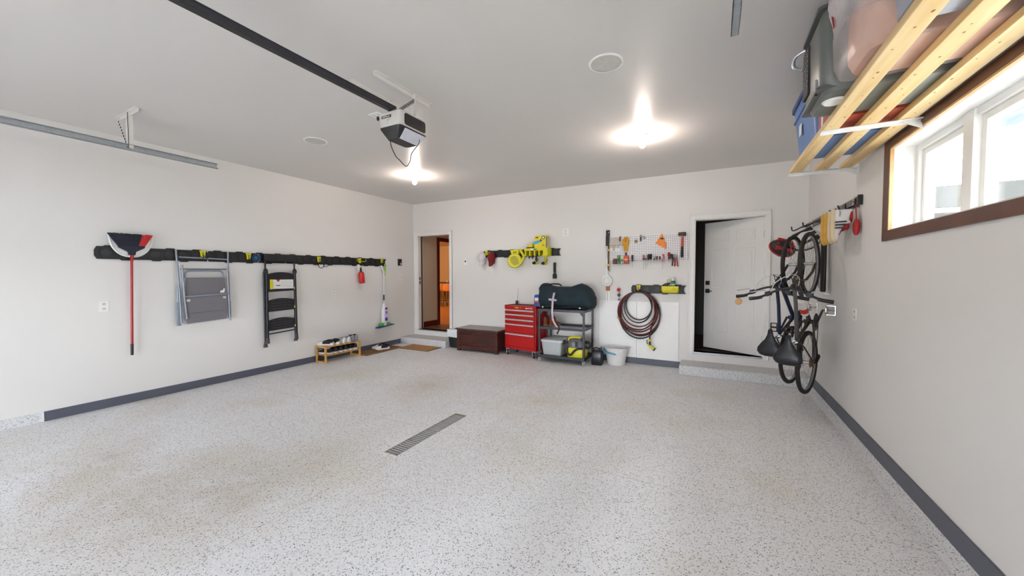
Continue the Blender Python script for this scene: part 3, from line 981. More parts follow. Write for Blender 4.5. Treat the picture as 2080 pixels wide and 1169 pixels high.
arch = [(-.205, -.015, .62)] + [(-.205 + .05 - .05 * math.cos(a), -.015, .665 + .05 * math.sin(a)) for a in [PI / 2 * k / 5 for k in range(6)]] + [(.215 - .05 + .05 * math.sin(a), -.015, .665 + .05 * math.cos(a)) for a in [PI / 2 * k / 5 for k in range(6)]] + [(.215, -.015, .62)]
tubep('back_tube', arch, .011)
def sling(P, name='sling_panel', y0=-.012, y1=-.004):
    s = MB().prism(P, 'y', y0, y1).build(name, m_mesh, c, bevel=.003)
    return s
s1 = sling([(-.205, .10), (-.200, .625), (.235, .622), (.245, .19)], y0=-.014, y1=-.006)
MB().prism([(-.168, .40), (-.166, .615), (-.160, .615), (-.162, .40)], 'y', -.0165, -.013).build('seam', mat('light_seam', (136, 132, 138), .8), s1)
sling([(-.205, .17), (-.205, .40), (.262, .405), (.252, .185)], 'seat_panel', -.027, -.019)
sling([(-.195, .035), (-.205, .165), (.255, .185), (.240, .060)], 'foot_panel', -.020, -.010)
MB().box(-.30, -.255, -.012, .012, .02, .32).build('armrest', m_tube, c, bevel=.008)
MB().box(.270, .305, -.012, .012, .06, .30).build('armrest', m_tube, c, bevel=.008)
for x, z in ((-.185, .335), (.218, .355)):
    MB().box(x - .02, x + .02, -.034, -.026, z - .016, z + .016).build('bracket', mat('beige_bracket', (196, 190, 180), .5), c, bevel=.003)
MB().prism([(.165, .42), (.215, .42), (.222, .445), (.222, .478), (.208, .478), (.205, .455), (.172, .448)], 'y', -.035, -.030).build('care_tag', m_plate, c)

# ------------------------------------------------------------------ blue reel
r = thing('tape_reel', 'round blue tape reel on the rail between yellow hook and ladder', 'reel', (XL + .034, 3.130, 1.735), PI / 2)
MB().lathe([(.001, 0), (.056, 0), (.058, .010), (.056, .022), (.001, .022)], 24, Matrix.Rotation(PI / 2, 4, 'X')).build('case', mat('dark_blue_case', (24, 52, 92), .35), r, smooth=True)
MB().lathe([(.001, .021), (.026, .021), (.024, .026), (.001, .026)], 20, Matrix.Rotation(PI / 2, 4, 'X')).build('hub', mat('teal_hub', (36, 96, 128), .35), r, smooth=True)
MB().tube([(.060 * math.cos(a), -.012, .060 * math.sin(a) * 1.15) for a in [-1.2 + 2.4 * k / 10 for k in range(11)]], .005, 6).build('strap', mat('blue_strap', (120, 150, 190), .5), r, smooth=True)

# ------------------------------------------------------------------ step ladder
m_lad = mat('black_ladder_steel', (24, 23, 30), .35, .2, var=.1)
m_tread = mat('black_tread_plastic', (20, 20, 25), .55, var=.1)
L = thing('step_ladder', 'folded black three-step ladder hanging on the left wall', 'ladder', (XL + .058, 3.470, .43), PI / 2)
for s in (-1, 1):
    MB().tube([(s * .222, -.035, .07), (s * .215, -.030, 1.12)], .020, 10).build('front_rail', m_lad, L, smooth=True)
    MB().tube([(s * .232, .005, .00), (s * .232, .005, 1.10)], .016, 10).build('rear_leg', m_lad, L, smooth=True)
    MB().tube([(s * .222, -.012, 1.10), (s * .222, -.012, 1.33)], .013, 10).build('handle_post', m_lad, L, smooth=True)
    MB().loft(rr_loft([(s * .222 - .03, s * .222 + .03, -.055, -.012, 0.025), (s * .222 - .024, s * .222 + .024, -.055, -.012, .035), (s * .222 - .020, s * .222 + .020, -.055, -.015, .11)], .012)).build('foot', mat('grey_rubber_foot', (70, 70, 76), .6), L, smooth=True)
    MB().loft(rr_loft([(s * .232 - .03, s * .232 + .03, -.012, .022, -.035 + (.03 if s > 0 else 0)), (s * .232 - .018, s * .232 + .018, -.012, .022, .04)], .012)).build('foot', mat('grey_rubber_foot', (70, 70, 76), .6), L, smooth=True)
    MB().ell((s * .222, -.02, 1.11), (.032, .03, .05), 12, 8).build('hinge_cap', m_lad, L, smooth=True)
MB().prism(rrect(-.245, .245, 1.265, 1.375, .03), 'y', -.040, -.005).build('top_handle', m_tread, L, bevel=.008)
def tread(z0, z1, grooves=True):
    arc = [(-.20 + .4 * k / 10, z1 - .03 + .03 * (1 - (k / 5 - 1) ** 2)) for k in range(11)]
    t = MB().prism([(-.20, z0), (.20, z0 + .012)] + list(reversed(arc)), 'y', -.042, -.024).build('tread', m_tread, L, bevel=.006)
    if grooves:
        n = 4
        for k in range(n):
            z = z0 + .04 + (z1 - z0 - .07) * k / (n - 1)
            for q in range(4):
                MB().box(-.165 + q * .085, -.095 + q * .085, -.0435, -.0415, z - .0025 + q * .002, z + .0025 + q * .002).build('grip_line', mat('tread_grip', (78, 80, 88), .5), t)
    return t
top_t = tread(.80, 1.10, False)
tread(.50, .70)
tread(.21, .40)
MB().bar((-.20, -.035, .165), (.20, -.035, .185), .012, .016).build('crossbar', m_lad, L)
lb = MB().box(-.168, .182, -.0445, -.042, .845, .985).build('warning_label', mat('label_white', (224, 224, 222), .5, var=.04), L)
MB().box(-.176, -.130, -.0450, -.0420, .842, .988).build('yellow_band', m_yel, lb)
MB().prism([(-.085, .985), (-.025, .985), (-.040, .960), (-.055, .950), (-.070, .960)], 'y', -.0452, -.0444).build('logo_mark', mat('label_red', (170, 40, 44), .5), lb)
MB().box(-.085, -.020, -.0452, -.0444, .888, .900).build('bold_print', m_hole, lb)
m_fine = mat('fine_print_grey', (176, 176, 178), .6)
for k in range(6):
    MB().box(.00, .160, -.0450, -.0444, .870 + k * .018, .874 + k * .018).build('print_line', m_fine, lb)
for z in (.83, .535, .235):
    MB().box(.188, .206, -.046, -.036, z, z + .035).build('latch', mat('amber_latch', (206, 176, 60), .4), L, bevel=.003)

# ------------------------------------------------------------------ cord loops, red bottle, spray mop
q = thing('cord_loop', 'black cord looped over a yellow rail hook', 'cord', (XL + .085, 4.16, 1.70), PI / 2)
MB().torus((-.005, 0, -.045), .052, .006, 'y', 24, 6).build('loop', m_black, q, smooth=True)
MB().tube(smooth_path([(.03, 0, -.03), (.07, .01, -.075), (.12, .01, -.06), (.16, .015, -.035)], 5), .005, 6).build('tail', m_black, q, smooth=True)
q = thing('red_bottle', 'slim red bottle with black neck hanging from two-armed hook', 'bottle', (XL + .085, 4.975, 1.56), rot=(0, math.radians(-6), PI / 2))
MB().lathe([(.001, -.235), (.046, -.235), (.052, -.225), (.054, -.06), (.045, -.025), (.022, -.012), (.001, -.012)], 20).build('body', mat('red_plastic', (196, 26, 24), .35), q, smooth=True)
MB().lathe([(.022, -.015), (.020, .035), (.012, .06), (.001, .065)], 14).build('neck', m_black, q, smooth=True)
MB().obox((-.055, -.01, .075), (.055, .003, .105), (0, .1, 0)).build('paper_tag', m_plate, q)
MB().torus((0, 0, .10), .035, .003, 'y', 16, 5).build('loop', m_black, q, smooth=True)

m_sw = mat('mop_white', (232, 232, 236), .3)
m_gr = mat('mop_green', (72, 168, 60), .4)
m_pu = mat('mop_purple', (70, 46, 140), .35)
q = thing('spray_mop', 'white green and purple spray mop hanging at the end of the rail', 'mop', (XL + .055, 5.555, .42), PI / 2)
MB().tube([(.006, 0, .44), (.012, 0, 1.10)], .011, 10).build('handle', m_sw, q, smooth=True)
MB().tube(smooth_path([(.012, 0, 1.08), (.008, 0, 1.14), (-.03, 0, 1.20), (-.058, 0, 1.255)], 5), .013, 10).build('curved_grip', m_sw, q, smooth=True)
MB().prism([(.028, 1.05), (.040, 1.06), (.060, 1.18), (.055, 1.24), (.040, 1.29), (.030, 1.28), (.024, 1.16)], 'y', -.012, .012).build('trigger', mat('lime_trigger', (140, 190, 60), .4), q, bevel=.004)
MB().tube([(.004, 0, .545), (.004, 0, .66)], .0165, 12).build('foam_sleeve', mat('grey_foam', (74, 80, 86), .7), q, smooth=True)
MB().loft(rr_loft([(-.030, .030, -.03, .03, .06), (-.056, .048, -.045, .02, .12), (-.058, .052, -.05, .02, .34), (-.030, .030, -.035, .02, .415), (-.018, .018, -.02, .02, .48)], .012)).build('bottle_housing', m_sw, q, smooth=True)
bo = MB().prism(rrect(-.026, .042, .125, .408, .032), 'y', -.062, -.045).build('refill_bottle', mat('refill_lilac', (196, 190, 226), .3, var=.15, scale=14), q, bevel=.005)
MB().prism(rrect(-.025, .041, .126, .20, .030), 'y', -.0635, -.050).build('label_base', m_pu, bo)
MB().prism(oct_poly(.008, .30, .030), 'y', -.0635, -.050).build('label_badge', mat('badge_violet', (128, 112, 196), .4), bo)
MB().prism(rrect(-.022, .038, .36, .402, .02), 'y', -.0635, -.050).build('cap_band', mat('plum_band', (130, 36, 70), .4), bo)
for x in (-.085, .085):
    MB().prism(rrect(x - .042, x + .042, .028, .088, .012), 'y', -.05, .01).build('pad_gripper', m_gr, q, bevel=.004)
MB().box(-.03, .03, -.04, .01, .02, .10).build('swivel', m_sw, q, bevel=.005)
MB().prism([(-.215, -.005), (.20, .032), (.215, .045), (-.16, .022), (-.20, .010)], 'y', -.085, .03).build('mop_pad', mat('mop_pad_violet', (58, 50, 118), .7), q, bevel=.004)

# ------------------------------------------------------------------ shoes
def ring_shoe(x, hw, z0, h, n=14, p=.75):
    pts = []
    for k in range(n):
        a = PI * k / (n - 1)
        c_, s_ = math.cos(a), math.sin(a)
        pts.append((x, hw * math.copysign(abs(c_) ** p, c_), z0 + h * max(0, s_) ** .8))
    return pts
def shoe(name, label, loc, rz, cols, group, L=.285, high=0.0, rot=None, cat='shoe', cap_m=None):
    """toe along +x, heel at x=0; parts: sole, upper, lining, laces"""
    up, so, li, la = cols
    t = thing(name, label, cat, loc, rz, group, rot)
    S = [(0, .022, .030, .062), (.04, .033, .028, .072), (.15, .036, .026, .066), (.30, .035, .024, .054), (.42, .037, .022, .068), (.50, .040, .022, .066), (.60, .044, .021, .052), (.74, .048, .021, .037), (.87, .045, .023, .028), (.96, .030, .027, .018), (1.0, .010, .030, .008)]
    MB().loft([ring_shoe(q * L, hw, z0, h + (high * .06 if q < .5 else 0)) for q, hw, z0, h in S]).build('upper', up, t, smooth=True)
    if cap_m:
        MB().loft([ring_shoe(q * L + (.002 if q > .9 else 0), hw + .0022, z0, h + .0022) for q, hw, z0, h in S if q >= .60]).build('toe_cap', cap_m, t, smooth=True)
        MB().loft([ring_shoe(q * L - (.002 if q < .01 else 0), hw + .0018, z0, (h + high * .06) * .55) for q, hw, z0, h in S if q <= .15]).build('heel_counter', cap_m, t, smooth=True)
    out = [(q * L, hw + .005) for q, hw, _, _ in S]
    poly = [(x + (.004 if i else -.006), -y) for i, (x, y) in enumerate(out)] + [(x + (.004 if x > 0 else -.006), y) for x, y in reversed(out)]
    n = len(poly)
    rings = []
    for dz, k in ((0, .95), (.008, 1.0), (.024, 1.0), (.029, .96)):
        rings.append([(L * .5 + (x - L * .5) * k, y * k, dz + .012 * max(0, (x / L - .75) / .25) ** 2) for x, y in poly])
    MB().loft(rings).build('sole', so, t, smooth=True)
    MB().ell((L * .22, 0, .092 + high * .06), (L * .185, .026, .012), 14, 6).build('lining', li, t, smooth=True)
    zz = []
    for k in range(7):
        q = .46 + .05 * k
        i = next(j for j in range(len(S) - 1) if S[j + 1][0] >= q)
        f = (q - S[i][0]) / (S[i + 1][0] - S[i][0])
        h = S[i][2] + S[i][3] + f * (S[i + 1][2] + S[i + 1][3] - S[i][2] - S[i][3])
        zz.append((q * L, (.017 if k % 2 else -.017), h + .001))
    MB().tube(zz, .0042, 5).build('laces', la, t)
    return t
m_shw = mat('white_leather', (226, 224, 226), .5, var=.03)
m_shg = mat('grey_knit', (150, 150, 158), .8, var=.08, scale=80)
m_shb = mat('black_knit', (30, 29, 34), .8, var=.15, scale=80)
m_shd = mat('dark_canvas', (40, 38, 48), .8, var=.12, scale=60)
m_sole = mat('white_rubber_sole', (226, 226, 224), .6, var=.02)
m_pink = mat('pale_pink_suede', (196, 178, 180), .8)
m_brleath = mat('brown_boot_leather', (122, 58, 36), .6, var=.18, scale=20)

# bamboo rack
m_bam = mat('bamboo', (208, 158, 82), .4, var=.1, scale=9)
rk = thing('shoe_rack', 'two-tier bamboo shoe rack against the left wall', 'rack', (-5.83, 4.415, 0))
for y in (-.345, .345):
    MB().box(-.13, -.102, y - .014, y + .014, 0, .285).box(.102, .13, y - .014, y + .014, 0, .285).box(-.102, .102, y - .014, y + .014, 0, .028).box(-.102, .102, y - .014, y + .014, .257, .285).build('end_frame', m_bam, rk, bevel=.003)
for z in (.125, .268):
    for x in (-.105, -.053, 0, .053, .105):
        MB().box(x - .018, x + .018, -.331, .331, z - .008, z + .008).build('slat', m_bam, rk, bevel=.002)
T = .2785
shoe('sneaker', 'black sneaker with white toe on the rack top, outermost on the left', (-5.735, 4.235, T), math.radians(206), (m_shb, m_sole, m_shb, m_shw), 'sneakers on the rack top', cap_m=m_shw)
shoe('sneaker', 'black sneaker with white toe on the rack top, second from the left', (-5.73, 4.352, T), math.radians(205), (m_shb, m_sole, m_shb, m_shw), 'sneakers on the rack top', cap_m=m_shw)
shoe('sneaker', 'all-white sneaker on the rack top, left one of the white pair', (-5.735, 4.470, T), math.radians(196), (m_shw, m_sole, m_shg, m_shg), 'sneakers on the rack top', .27)
shoe('sneaker', 'all-white sneaker on the rack top, right one of the white pair', (-5.735, 4.566, T), math.radians(188), (m_shw, m_sole, m_shg, m_shg), 'sneakers on the rack top', .27)
shoe('sneaker', 'grey running shoe on the rack top, left one of the grey pair', (-5.745, 4.653, T), math.radians(183), (m_shg, m_shg, m_shb, m_shw), 'sneakers on the rack top', .27, .3)
shoe('sneaker', 'grey running shoe on the rack top, nearest the spray mop', (-5.745, 4.735, T), math.radians(182), (m_shg, m_shg, m_shb, m_shw), 'sneakers on the rack top', .27, .3)
T = .1345
for i, (y, r, lab) in enumerate(((4.190, 190, 'dark white-soled shoe on the lower rack shelf, first from the left'), (4.298, 190, 'dark white-soled shoe on the lower rack shelf, second from the left'), (4.402, 189, 'dark white-soled shoe on the lower rack shelf, third from the left'),
                                 (4.505, 189, 'dark white-soled shoe on the lower rack shelf, third from the right'), (4.605, 187, 'dark white-soled shoe on the lower rack shelf, second from the right'), (4.703, 184, 'dark white-soled shoe on the lower rack shelf, rightmost'))):
    shoe('sneaker', lab, (-5.735, y, T), math.radians(r), (m_shd if i % 2 else m_shb, m_sole, m_pink if i == 0 else m_shb, m_shw if i in (1, 3) else m_shb), 'dark shoes on the lower shelf', .265)

# doormats
m_coir = mat('brown_coir', (182, 134, 80), .95, var=.22, scale=40, bump=.5, bscale=300)
m_matedge = mat('mat_edge', (62, 54, 46), .8)
m_stripe = mat('dark_mat_stripe', (58, 40, 26), .95, var=.2, scale=40)
t = thing('doormat', 'striped brown doormat along the left wall under a pair of shoes', 'mat', (-5.78, 5.27, 0))
MB().box(-.195, .195, -.47, .47, 0, .008).build('backing', m_matedge, t)
MB().box(-.183, .183, -.458, .458, .008, .014).build('pile', m_coir, t)
s0 = None
for k in range(16):
    y = -.42 + k * .056
    if s0 is None:
        s0 = MB().box(-.17, .17, -.012, .012, .0135, .0156).build('stripe', m_stripe, t, loc=(0, y, 0))
    else:
        share(s0, (0, y, 0))
t = thing('doormat', 'plain brown doormat in front of the left doorway step', 'mat', (-5.237, 5.838, 0))
MB().box(-.382, .382, -.218, .218, 0, .008).build('backing', m_matedge, t)
MB().box(-.370, .370, -.206, .206, .008, .015).build('pile', m_coir, t)
shoe('sneaker', 'white and black shoe on the striped doormat, nearer one', (-5.70, 5.455, .0155), math.radians(-112), (m_shb, m_sole, m_shb, m_shw), 'shoes on the doormat', .28, cap_m=m_shw)
shoe('sneaker', 'white and black shoe on the striped doormat, closer to the wall', (-5.835, 5.49, .0155), math.radians(-106), (m_shb, m_sole, m_shb, m_shw), 'shoes on the doormat', .28, cap_m=m_shw)

# ------------------------------------------------------------------ trash can
t = thing('trash_can', 'small black trash can lined with a white bag beside the wooden chest', 'trash can', (-4.655, 6.28, 0))
MB().loft(rr_loft([(-.105, .105, -.085, .085, 0), (-.135, .135, -.115, .115, .27)], .03)).build('bin', m_black, t, smooth=True)
rings = []
for j, (k, z) in enumerate(((.985, .215), (1.06, .235), (1.08, .30), (1.05, .36), (1.0, .375), (.90, .30), (.80, .15))):
    ring = []
    for i, (a, b) in enumerate(rrect(-.14, .14, -.12, .12, .03)):
        wv = 1 + .025 * math.sin(i * 2.3 + j * 1.7)
        ring.append((a * k * wv, b * k * wv, z + .007 * math.sin(i * 1.9 + j)))
    rings.append(ring)
MB().loft(rings, caps=False).build('liner_bag', mat('white_bag_film', (224, 230, 232), .35, var=.05), t, smooth=True)

# ------------------------------------------------------------------ wooden chest
def wood_mat(name, c1, c2, scale=3.0, rough=.35, axis=(1, 8, 8)):
    m = bpy.data.materials.new(name)
    m.use_nodes = True
    n, l = m.node_tree.nodes, m.node_tree.links
    p = n['Principled BSDF']
    tcn = n.new('ShaderNodeTexCoord')
    mpn = n.new('ShaderNodeMapping')
    mpn.inputs['Scale'].default_value = axis
    nzn = n.new('ShaderNodeTexNoise')
    nzn.inputs['Scale'].default_value = scale
    nzn.inputs['Detail'].default_value = 6
    nzn.inputs['Distortion'].default_value = .6
    r = n.new('ShaderNodeValToRGB')
    r.color_ramp.elements[0].position, r.color_ramp.elements[1].position = .35, .68
    r.color_ramp.elements[0].color = lin(c1) + (1,)
    r.color_ramp.elements[1].color = lin(c2) + (1,)
    l.new(tcn.outputs['Object'], mpn.inputs['Vector'])
    l.new(mpn.outputs['Vector'], nzn.inputs['Vector'])
    l.new(nzn.outputs['Fac'], r.inputs['Fac'])
    l.new(r.outputs['Color'], p.inputs['Base Color'])
    p.inputs['Roughness'].default_value = rough
    return m
m_mahog = wood_mat('dark_mahogany', (40, 11, 6), (82, 30, 16))
t = thing('blanket_chest', 'low dark mahogany wooden chest against the back wall', 'chest', (-3.970, 6.0, 0))
MB().box(-.455, .455, .012, .46, .045, .418).build('carcass', m_mahog, t, bevel=.003)
MB().box(-.487, .487, -.025, .478, .418, .445).build('lid', wood_mat('mahogany_lid_sheen', (72, 48, 38), (96, 68, 56), rough=.22), t, bevel=.005)  # lid coloured paler to stand for light reflected off its top
for x in (-.46, .395):
    MB().box(x, x + .065, 0, .06, 0, .418).build('corner_post', m_mahog, t, bevel=.003)
    MB().box(x, x + .065, .40, .46, 0, .418).build('corner_post', m_mahog, t, bevel=.003)
MB().box(-.395, .395, .0, .02, .045, .115).build('bottom_rail', m_mahog, t, bevel=.003)
MB().box(-.395, .395, .0, .02, .362, .418).build('top_rail', m_mahog, t, bevel=.003)
MB().box(-.370, .370, .004, .016, .14, .338).build('front_panel', m_mahog, t, bevel=.010)

# ------------------------------------------------------------------ red tool chest
m_zinc = mat('bright_zinc', (216, 216, 218), .3, .25)
def caster(par, x, y, r, wd, swivel=True, rz=0.0, m_w=None):
    w_ = MB().cyl((-wd / 2, 0, r), (wd / 2, 0, r), r, n=20).build('caster', m_w or m_black, par, smooth=True, loc=(x, y, 0))
    w_.rotation_euler = (0, 0, rz)
    MB().cyl((-wd / 2 - .002, 0, r), (wd / 2 + .002, 0, r), r * .62, n=14).build('hub', m_zinc, w_, smooth=True)
    MB().box(-wd / 2 - .008, -wd / 2 - .004, -.5 * r, .5 * r, r * .7, 2 * r + .012).box(wd / 2 + .004, wd / 2 + .008, -.5 * r, .5 * r, r * .7, 2 * r + .012).box(-wd / 2 - .008, wd / 2 + .008, -.028, .028, 2 * r + .008, 2 * r + .014).build('fork', m_zinc, w_)
t = thing('tool_chest', 'red five-drawer rolling tool chest between the wooden chest and the cart', 'tool chest', (-3.085, 6.078, 0), math.radians(-10))
MB().box(-.35, .35, .008, .355, .122, .905).build('cabinet', m_red, t, bevel=.004)
MB().box(-.35, .35, .0, .02, .865, .918).box(-.35, -.335, .0, .355, .905, .925).box(.335, .35, .0, .355, .905, .925).box(-.35, .35, .34, .355, .905, .925).build('top_rim', m_red, t, bevel=.003)
MB().box(-.335, .335, .02, .34, .904, .909).build('top_mat', mat('grey_drawer_liner', (112, 106, 102), .7, var=.1, scale=60), t)
tops = (.858, .775, .686, .596, .418)
bots = (.780, .691, .601, .423, .175)
for z1, z0 in zip(tops, bots):
    d = MB().box(-.325, .325, -.008, .012, z0, z1).build('drawer', m_red, t, bevel=.003)
    MB().prism([(-.012, z1 - .006), (-.030, z1 - .012), (-.034, z1 - .030), (-.026, z1 - .036), (-.012, z1 - .030)], 'x', -.318, .318).build('handle', mat('brushed_aluminium', (212, 204, 206), .3, .55, var=.04), d)
MB().box(-.335, .335, -.004, .012, .122, .168).build('kick_panel', m_red, t, bevel=.003)
b = MB().prism([(-.115, .885), (-.105, .8945), (-.082, .8945), (-.080, .899), (-.050, .899), (-.048, .8945), (-.025, .8945), (-.012, .885), (-.022, .8765), (-.048, .8765), (-.050, .872), (-.080, .872), (-.082, .8765), (-.108, .8765)], 'y', -.002, 0).build('bowtie_sticker', mat('gold_sticker', (222, 160, 40), .3), t)
MB().cyl((.022, -.006, .885), (.022, 0, .885), .008, n=12).build('key_lock', m_chrome, t)
lg = MB().prism([(.125, .872), (.150, .899), (.160, .885), (.170, .892), (.178, .872)], 'y', -.0012, 0).build('logo_mark', m_plate, t)
text('HUSKY', .036, m_plate, t, Matrix.Translation((.238, -.0012, .884)) @ FACE_Y)
MB().box(-.362, -.35, .05, .30, .80, .83).build('side_handle', m_chrome, t, bevel=.004)
for x in (-.295, .295):
    for y in (.022, .30):
        caster(t, x, y, .052, .034, rz=math.radians(38))

radio = thing('handheld_radio', 'small black radio with thin antenna at the back of the red chest', 'radio', (-3.318, 6.42, .905))
MB().box(-.022, .022, -.014, .014, 0, .085).build('housing', m_black, radio, bevel=.004)
MB().tube([(.015, 0, .08), (.032, 0, .33)], [.003, .0018], 6).build('antenna', m_dkmetal, radio, smooth=True)
can = thing('blue_canister', 'blue canister with white and red label between red chest and duffel', 'canister', (-2.768, 6.190, .909))
MB().loft(rr_loft([(-.06, .06, -.04, .04, 0), (-.062, .062, -.042, .042, .20), (-.045, .045, -.03, .03, .222)], .018)).build('tin', mat('blue_tin', (26, 82, 168), .35, var=.08), can, smooth=True)
MB().box(-.05, .05, -.0435, -.041, .11, .165).build('white_band', m_plate, can)
MB().box(-.05, .05, -.0440, -.041, .075, .11).build('red_band', mat('label_pink_red', (206, 70, 96), .4), can)
MB().box(-.066, -.060, -.03, .03, .02, .16).build('dark_side', m_hole, can)

# ------------------------------------------------------------------ wheeled cart
ct = thing('utility_cart', 'dark grey three-shelf utility cart on casters', 'cart', (-2.22, 5.88, 0))
x0, x1, y0, y1 = -.405, .405, 0, .535
for x in (x0, x1 - .032):
    for y in (y0, y1 - .032):
        MB().box(x, x + .032, y, y + .032, .075, .905 if y == y0 else .93).build('post', m_dkmetal, ct, bevel=.003)
def frame(z, h, name):
    o = MB().box(x0, x1, y0 - .002, y0 + .006, z - h, z).box(x0, x1, y1 - .006, y1 + .002, z - h, z).box(x0 - .002, x0 + .006, y0, y1, z - h, z).box(x1 - .006, x1 + .002, y0, y1, z - h, z).build(name, m_dkmetal, ct)
    return o
frame(.905, .04, 'shelf_edge')
MB().box(x0, x1, y0, y1, .893, .899).build('top_shelf', mat('cart_deck', (120, 122, 126), .35, .5), ct)
frame(.605, .042, 'shelf_edge')
# wire mesh middle shelf: one welded sheet
mb = MB()
n = 34
for k in range(n):
    x = x0 + .01 + (x1 - x0 - .02) * k / (n - 1)
    mb.box(x - .001, x + .001, y0 + .004, y1 - .004, .590, .592)
for k in range(14):
    y = y0 + .01 + (y1 - y0 - .02) * k / 13
    mb.box(x0 + .004, x1 - .004, y - .001, y + .001, .588, .590)
o = mb.build('mesh_shelf', m_dkmetal, ct)
o['kind'] = 'stuff'
frame(.125, .042, 'shelf_edge')
MB().box(x0, x1, y0, y1, .104, .109).build('bottom_shelf', m_black, ct)
for sx, x in ((1, x0 + .032), (-1, x1 - .032)):
    MB().prism([(x, .866), (x + sx * .055, .866), (x, .80)], 'y', y0 + .004, y0 + .012).build('gusset', m_dkmetal, ct)
for x in (x0 + .016, x1 - .016):
    for y in (y0 + .016, y1 - .03):
        caster(ct, x, y, .028, .018, rz=math.radians(40), m_w=mat('grey_caster', (150, 150, 152), .4))

# duffel bag
m_duf = mat('dark_teal_canvas', (22, 42, 50), .85, var=.25, scale=7, bump=.35, bscale=9)
df = thing('duffel_bag', 'dark teal duffel bag slumped on top of the cart', 'bag', (-2.195, 6.145, .905))
prof = [(-.475, .05, .30, .12), (-.468, .01, .41, .17), (-.43, 0, .438, .195), (-.36, 0, .432, .205), (-.31, 0, .395, .21), (-.20, 0, .378, .215), (-.05, 0, .372, .215), (.08, 0, .380, .215), (.18, 0, .415, .21), (.25, 0, .432, .205), (.33, 0, .405, .20), (.40, 0, .355, .19), (.45, .01, .27, .17), (.468, .04, .18, .13)]
rings = []
for i, (x, zb, zt, hy) in enumerate(prof):
    ring = []
    for k in range(20):
        a = 2 * PI * k / 20
        c_, s_ = math.cos(a), math.sin(a)
        ring.append((x + .008 * math.sin(k * 2.1 + i), hy * math.copysign(abs(c_) ** .75, c_) * (1 + .03 * math.sin(i * 1.7 + k)), (zb + zt) / 2 + (zt - zb) / 2 * math.copysign(abs(s_) ** .75, s_) * (1 + .02 * math.sin(i * 2.3 + k * 1.3))))
    rings.append([(x_, y_, max(.001, z_)) for x_, y_, z_ in ring])
MB().loft(rings).build('bag_body', m_duf, df, smooth=True)
MB().tube(smooth_path([(-.33, -.02, .40), (-.28, -.03, .418), (-.15, -.03, .418), (-.10, -.02, .385)], 4), .012, 8).build('carry_handle', m_black, df, smooth=True)
MB().tube(smooth_path([(-.44, -.205, .03), (-.25, -.222, .045), (0, -.226, .03), (.20, -.222, .05), (.38, -.20, .02)], 5), .011, 6).build('strap', m_black, df, smooth=True)
for x, z in ((-.36, .03), (.29, .035)):
    MB().ell((x, -.235, z), (.018, .006, .014), 10, 6).build('buckle', m_chrome, df, smooth=True)
rb = thing('lavender_strap', 'pale lavender strap with cross piece hanging down the cart front', 'strap', (-2.345, 5.868, .62))
m_lav = mat('lavender_webbing', (190, 178, 194), .7, var=.05)
P = smooth_path([(.004, .03, .565), (-.004, -.012, .45), (-.012, -.018, .30), (-.012, -.016, .20), (.004, -.014, .10), (.045, -.012, .03), (.075, -.005, -.01)], 5)
mb = MB()
mb.loft([[(p.x - .017, p.y - .002, p.z), (p.x + .017, p.y - .002, p.z), (p.x + .017, p.y + .002, p.z), (p.x - .017, p.y + .002, p.z)] for p in P])
mb.build('webbing', m_lav, rb)
MB().prism([(-.078, .435), (.062, .425), (.060, .458), (-.080, .470)], 'y', -.020, -.014).build('cross_piece', m_lav, rb)

# boots on the mesh shelf
for x, lab in ((-2.565, 'brown ankle boot on the cart mesh shelf, left one'), (-2.455, 'brown ankle boot on the cart mesh shelf, right one')):
    shoe('ankle_boot', lab, (x, 6.02, .595), math.radians(80), (m_brleath, mat('tan_boot_sole', (140, 104, 66), .7), m_hole, mat('rust_lace', (150, 50, 30), .7)), 'brown boots on the cart', .29, 1.1, cat='boot')
q = thing('dark_strap', 'dark red strap bundle drooping over the mesh shelf edge', 'strap', (-2.31, 5.90, .61))
MB().tube(smooth_path([(-.05, .06, .05), (0, .02, .035), (.05, -.02, .01), (.06, -.028, -.05), (.04, -.03, -.085)], 5), .013, 8).build('webbing', mat('maroon_webbing', (66, 30, 36), .8), q, smooth=True)
MB().box(.025, .055, -.042, -.026, -.115, -.075).build('buckle', m_black, q, bevel=.003)

# translucent bin
m_clear = mat('frosted_clear_plastic', (206, 212, 214), .3, var=.03, alpha=.62)
m_lid = mat('frosted_lid', (206, 210, 214), .35, alpha=.92)
bn = thing('storage_bin', 'frosted plastic storage bin with black latches on the cart bottom shelf', 'bin', (-2.415, 6.135, .109))
MB().loft(rr_loft([(-.160, .160, -.17, .17, 0), (-.188, .188, -.195, .195, .235)], .03)).loft(rr_loft([(-.156, .156, -.166, .166, .004), (-.184, .184, -.191, .191, .235)], .03), caps=False).build('tub', m_clear, bn, smooth=True)
MB().loft(rr_loft([(-.20, .20, -.205, .205, .232), (-.20, .20, -.205, .205, .258), (-.185, .185, -.19, .19, .270)], .03)).build('lid', m_lid, bn, smooth=True)
for y in (-.10, .10):
    MB().box(.19, .212, y - .03, y + .03, .19, .268).build('latch', m_black, bn, bevel=.004)
for i, (x, z, c_) in enumerate(((-.07, .05, (90, 130, 130)), (.05, .06, (190, 190, 196)), (.09, .14, (150, 90, 90)), (-.03, .15, (200, 196, 180)))):
    MB().obox((x, -.05, z), (.11, .14, .07), (0, 0, .3 * i)).build('contents', mat('bin_contents_%d' % i, c_, .7), bn, bevel=.008)

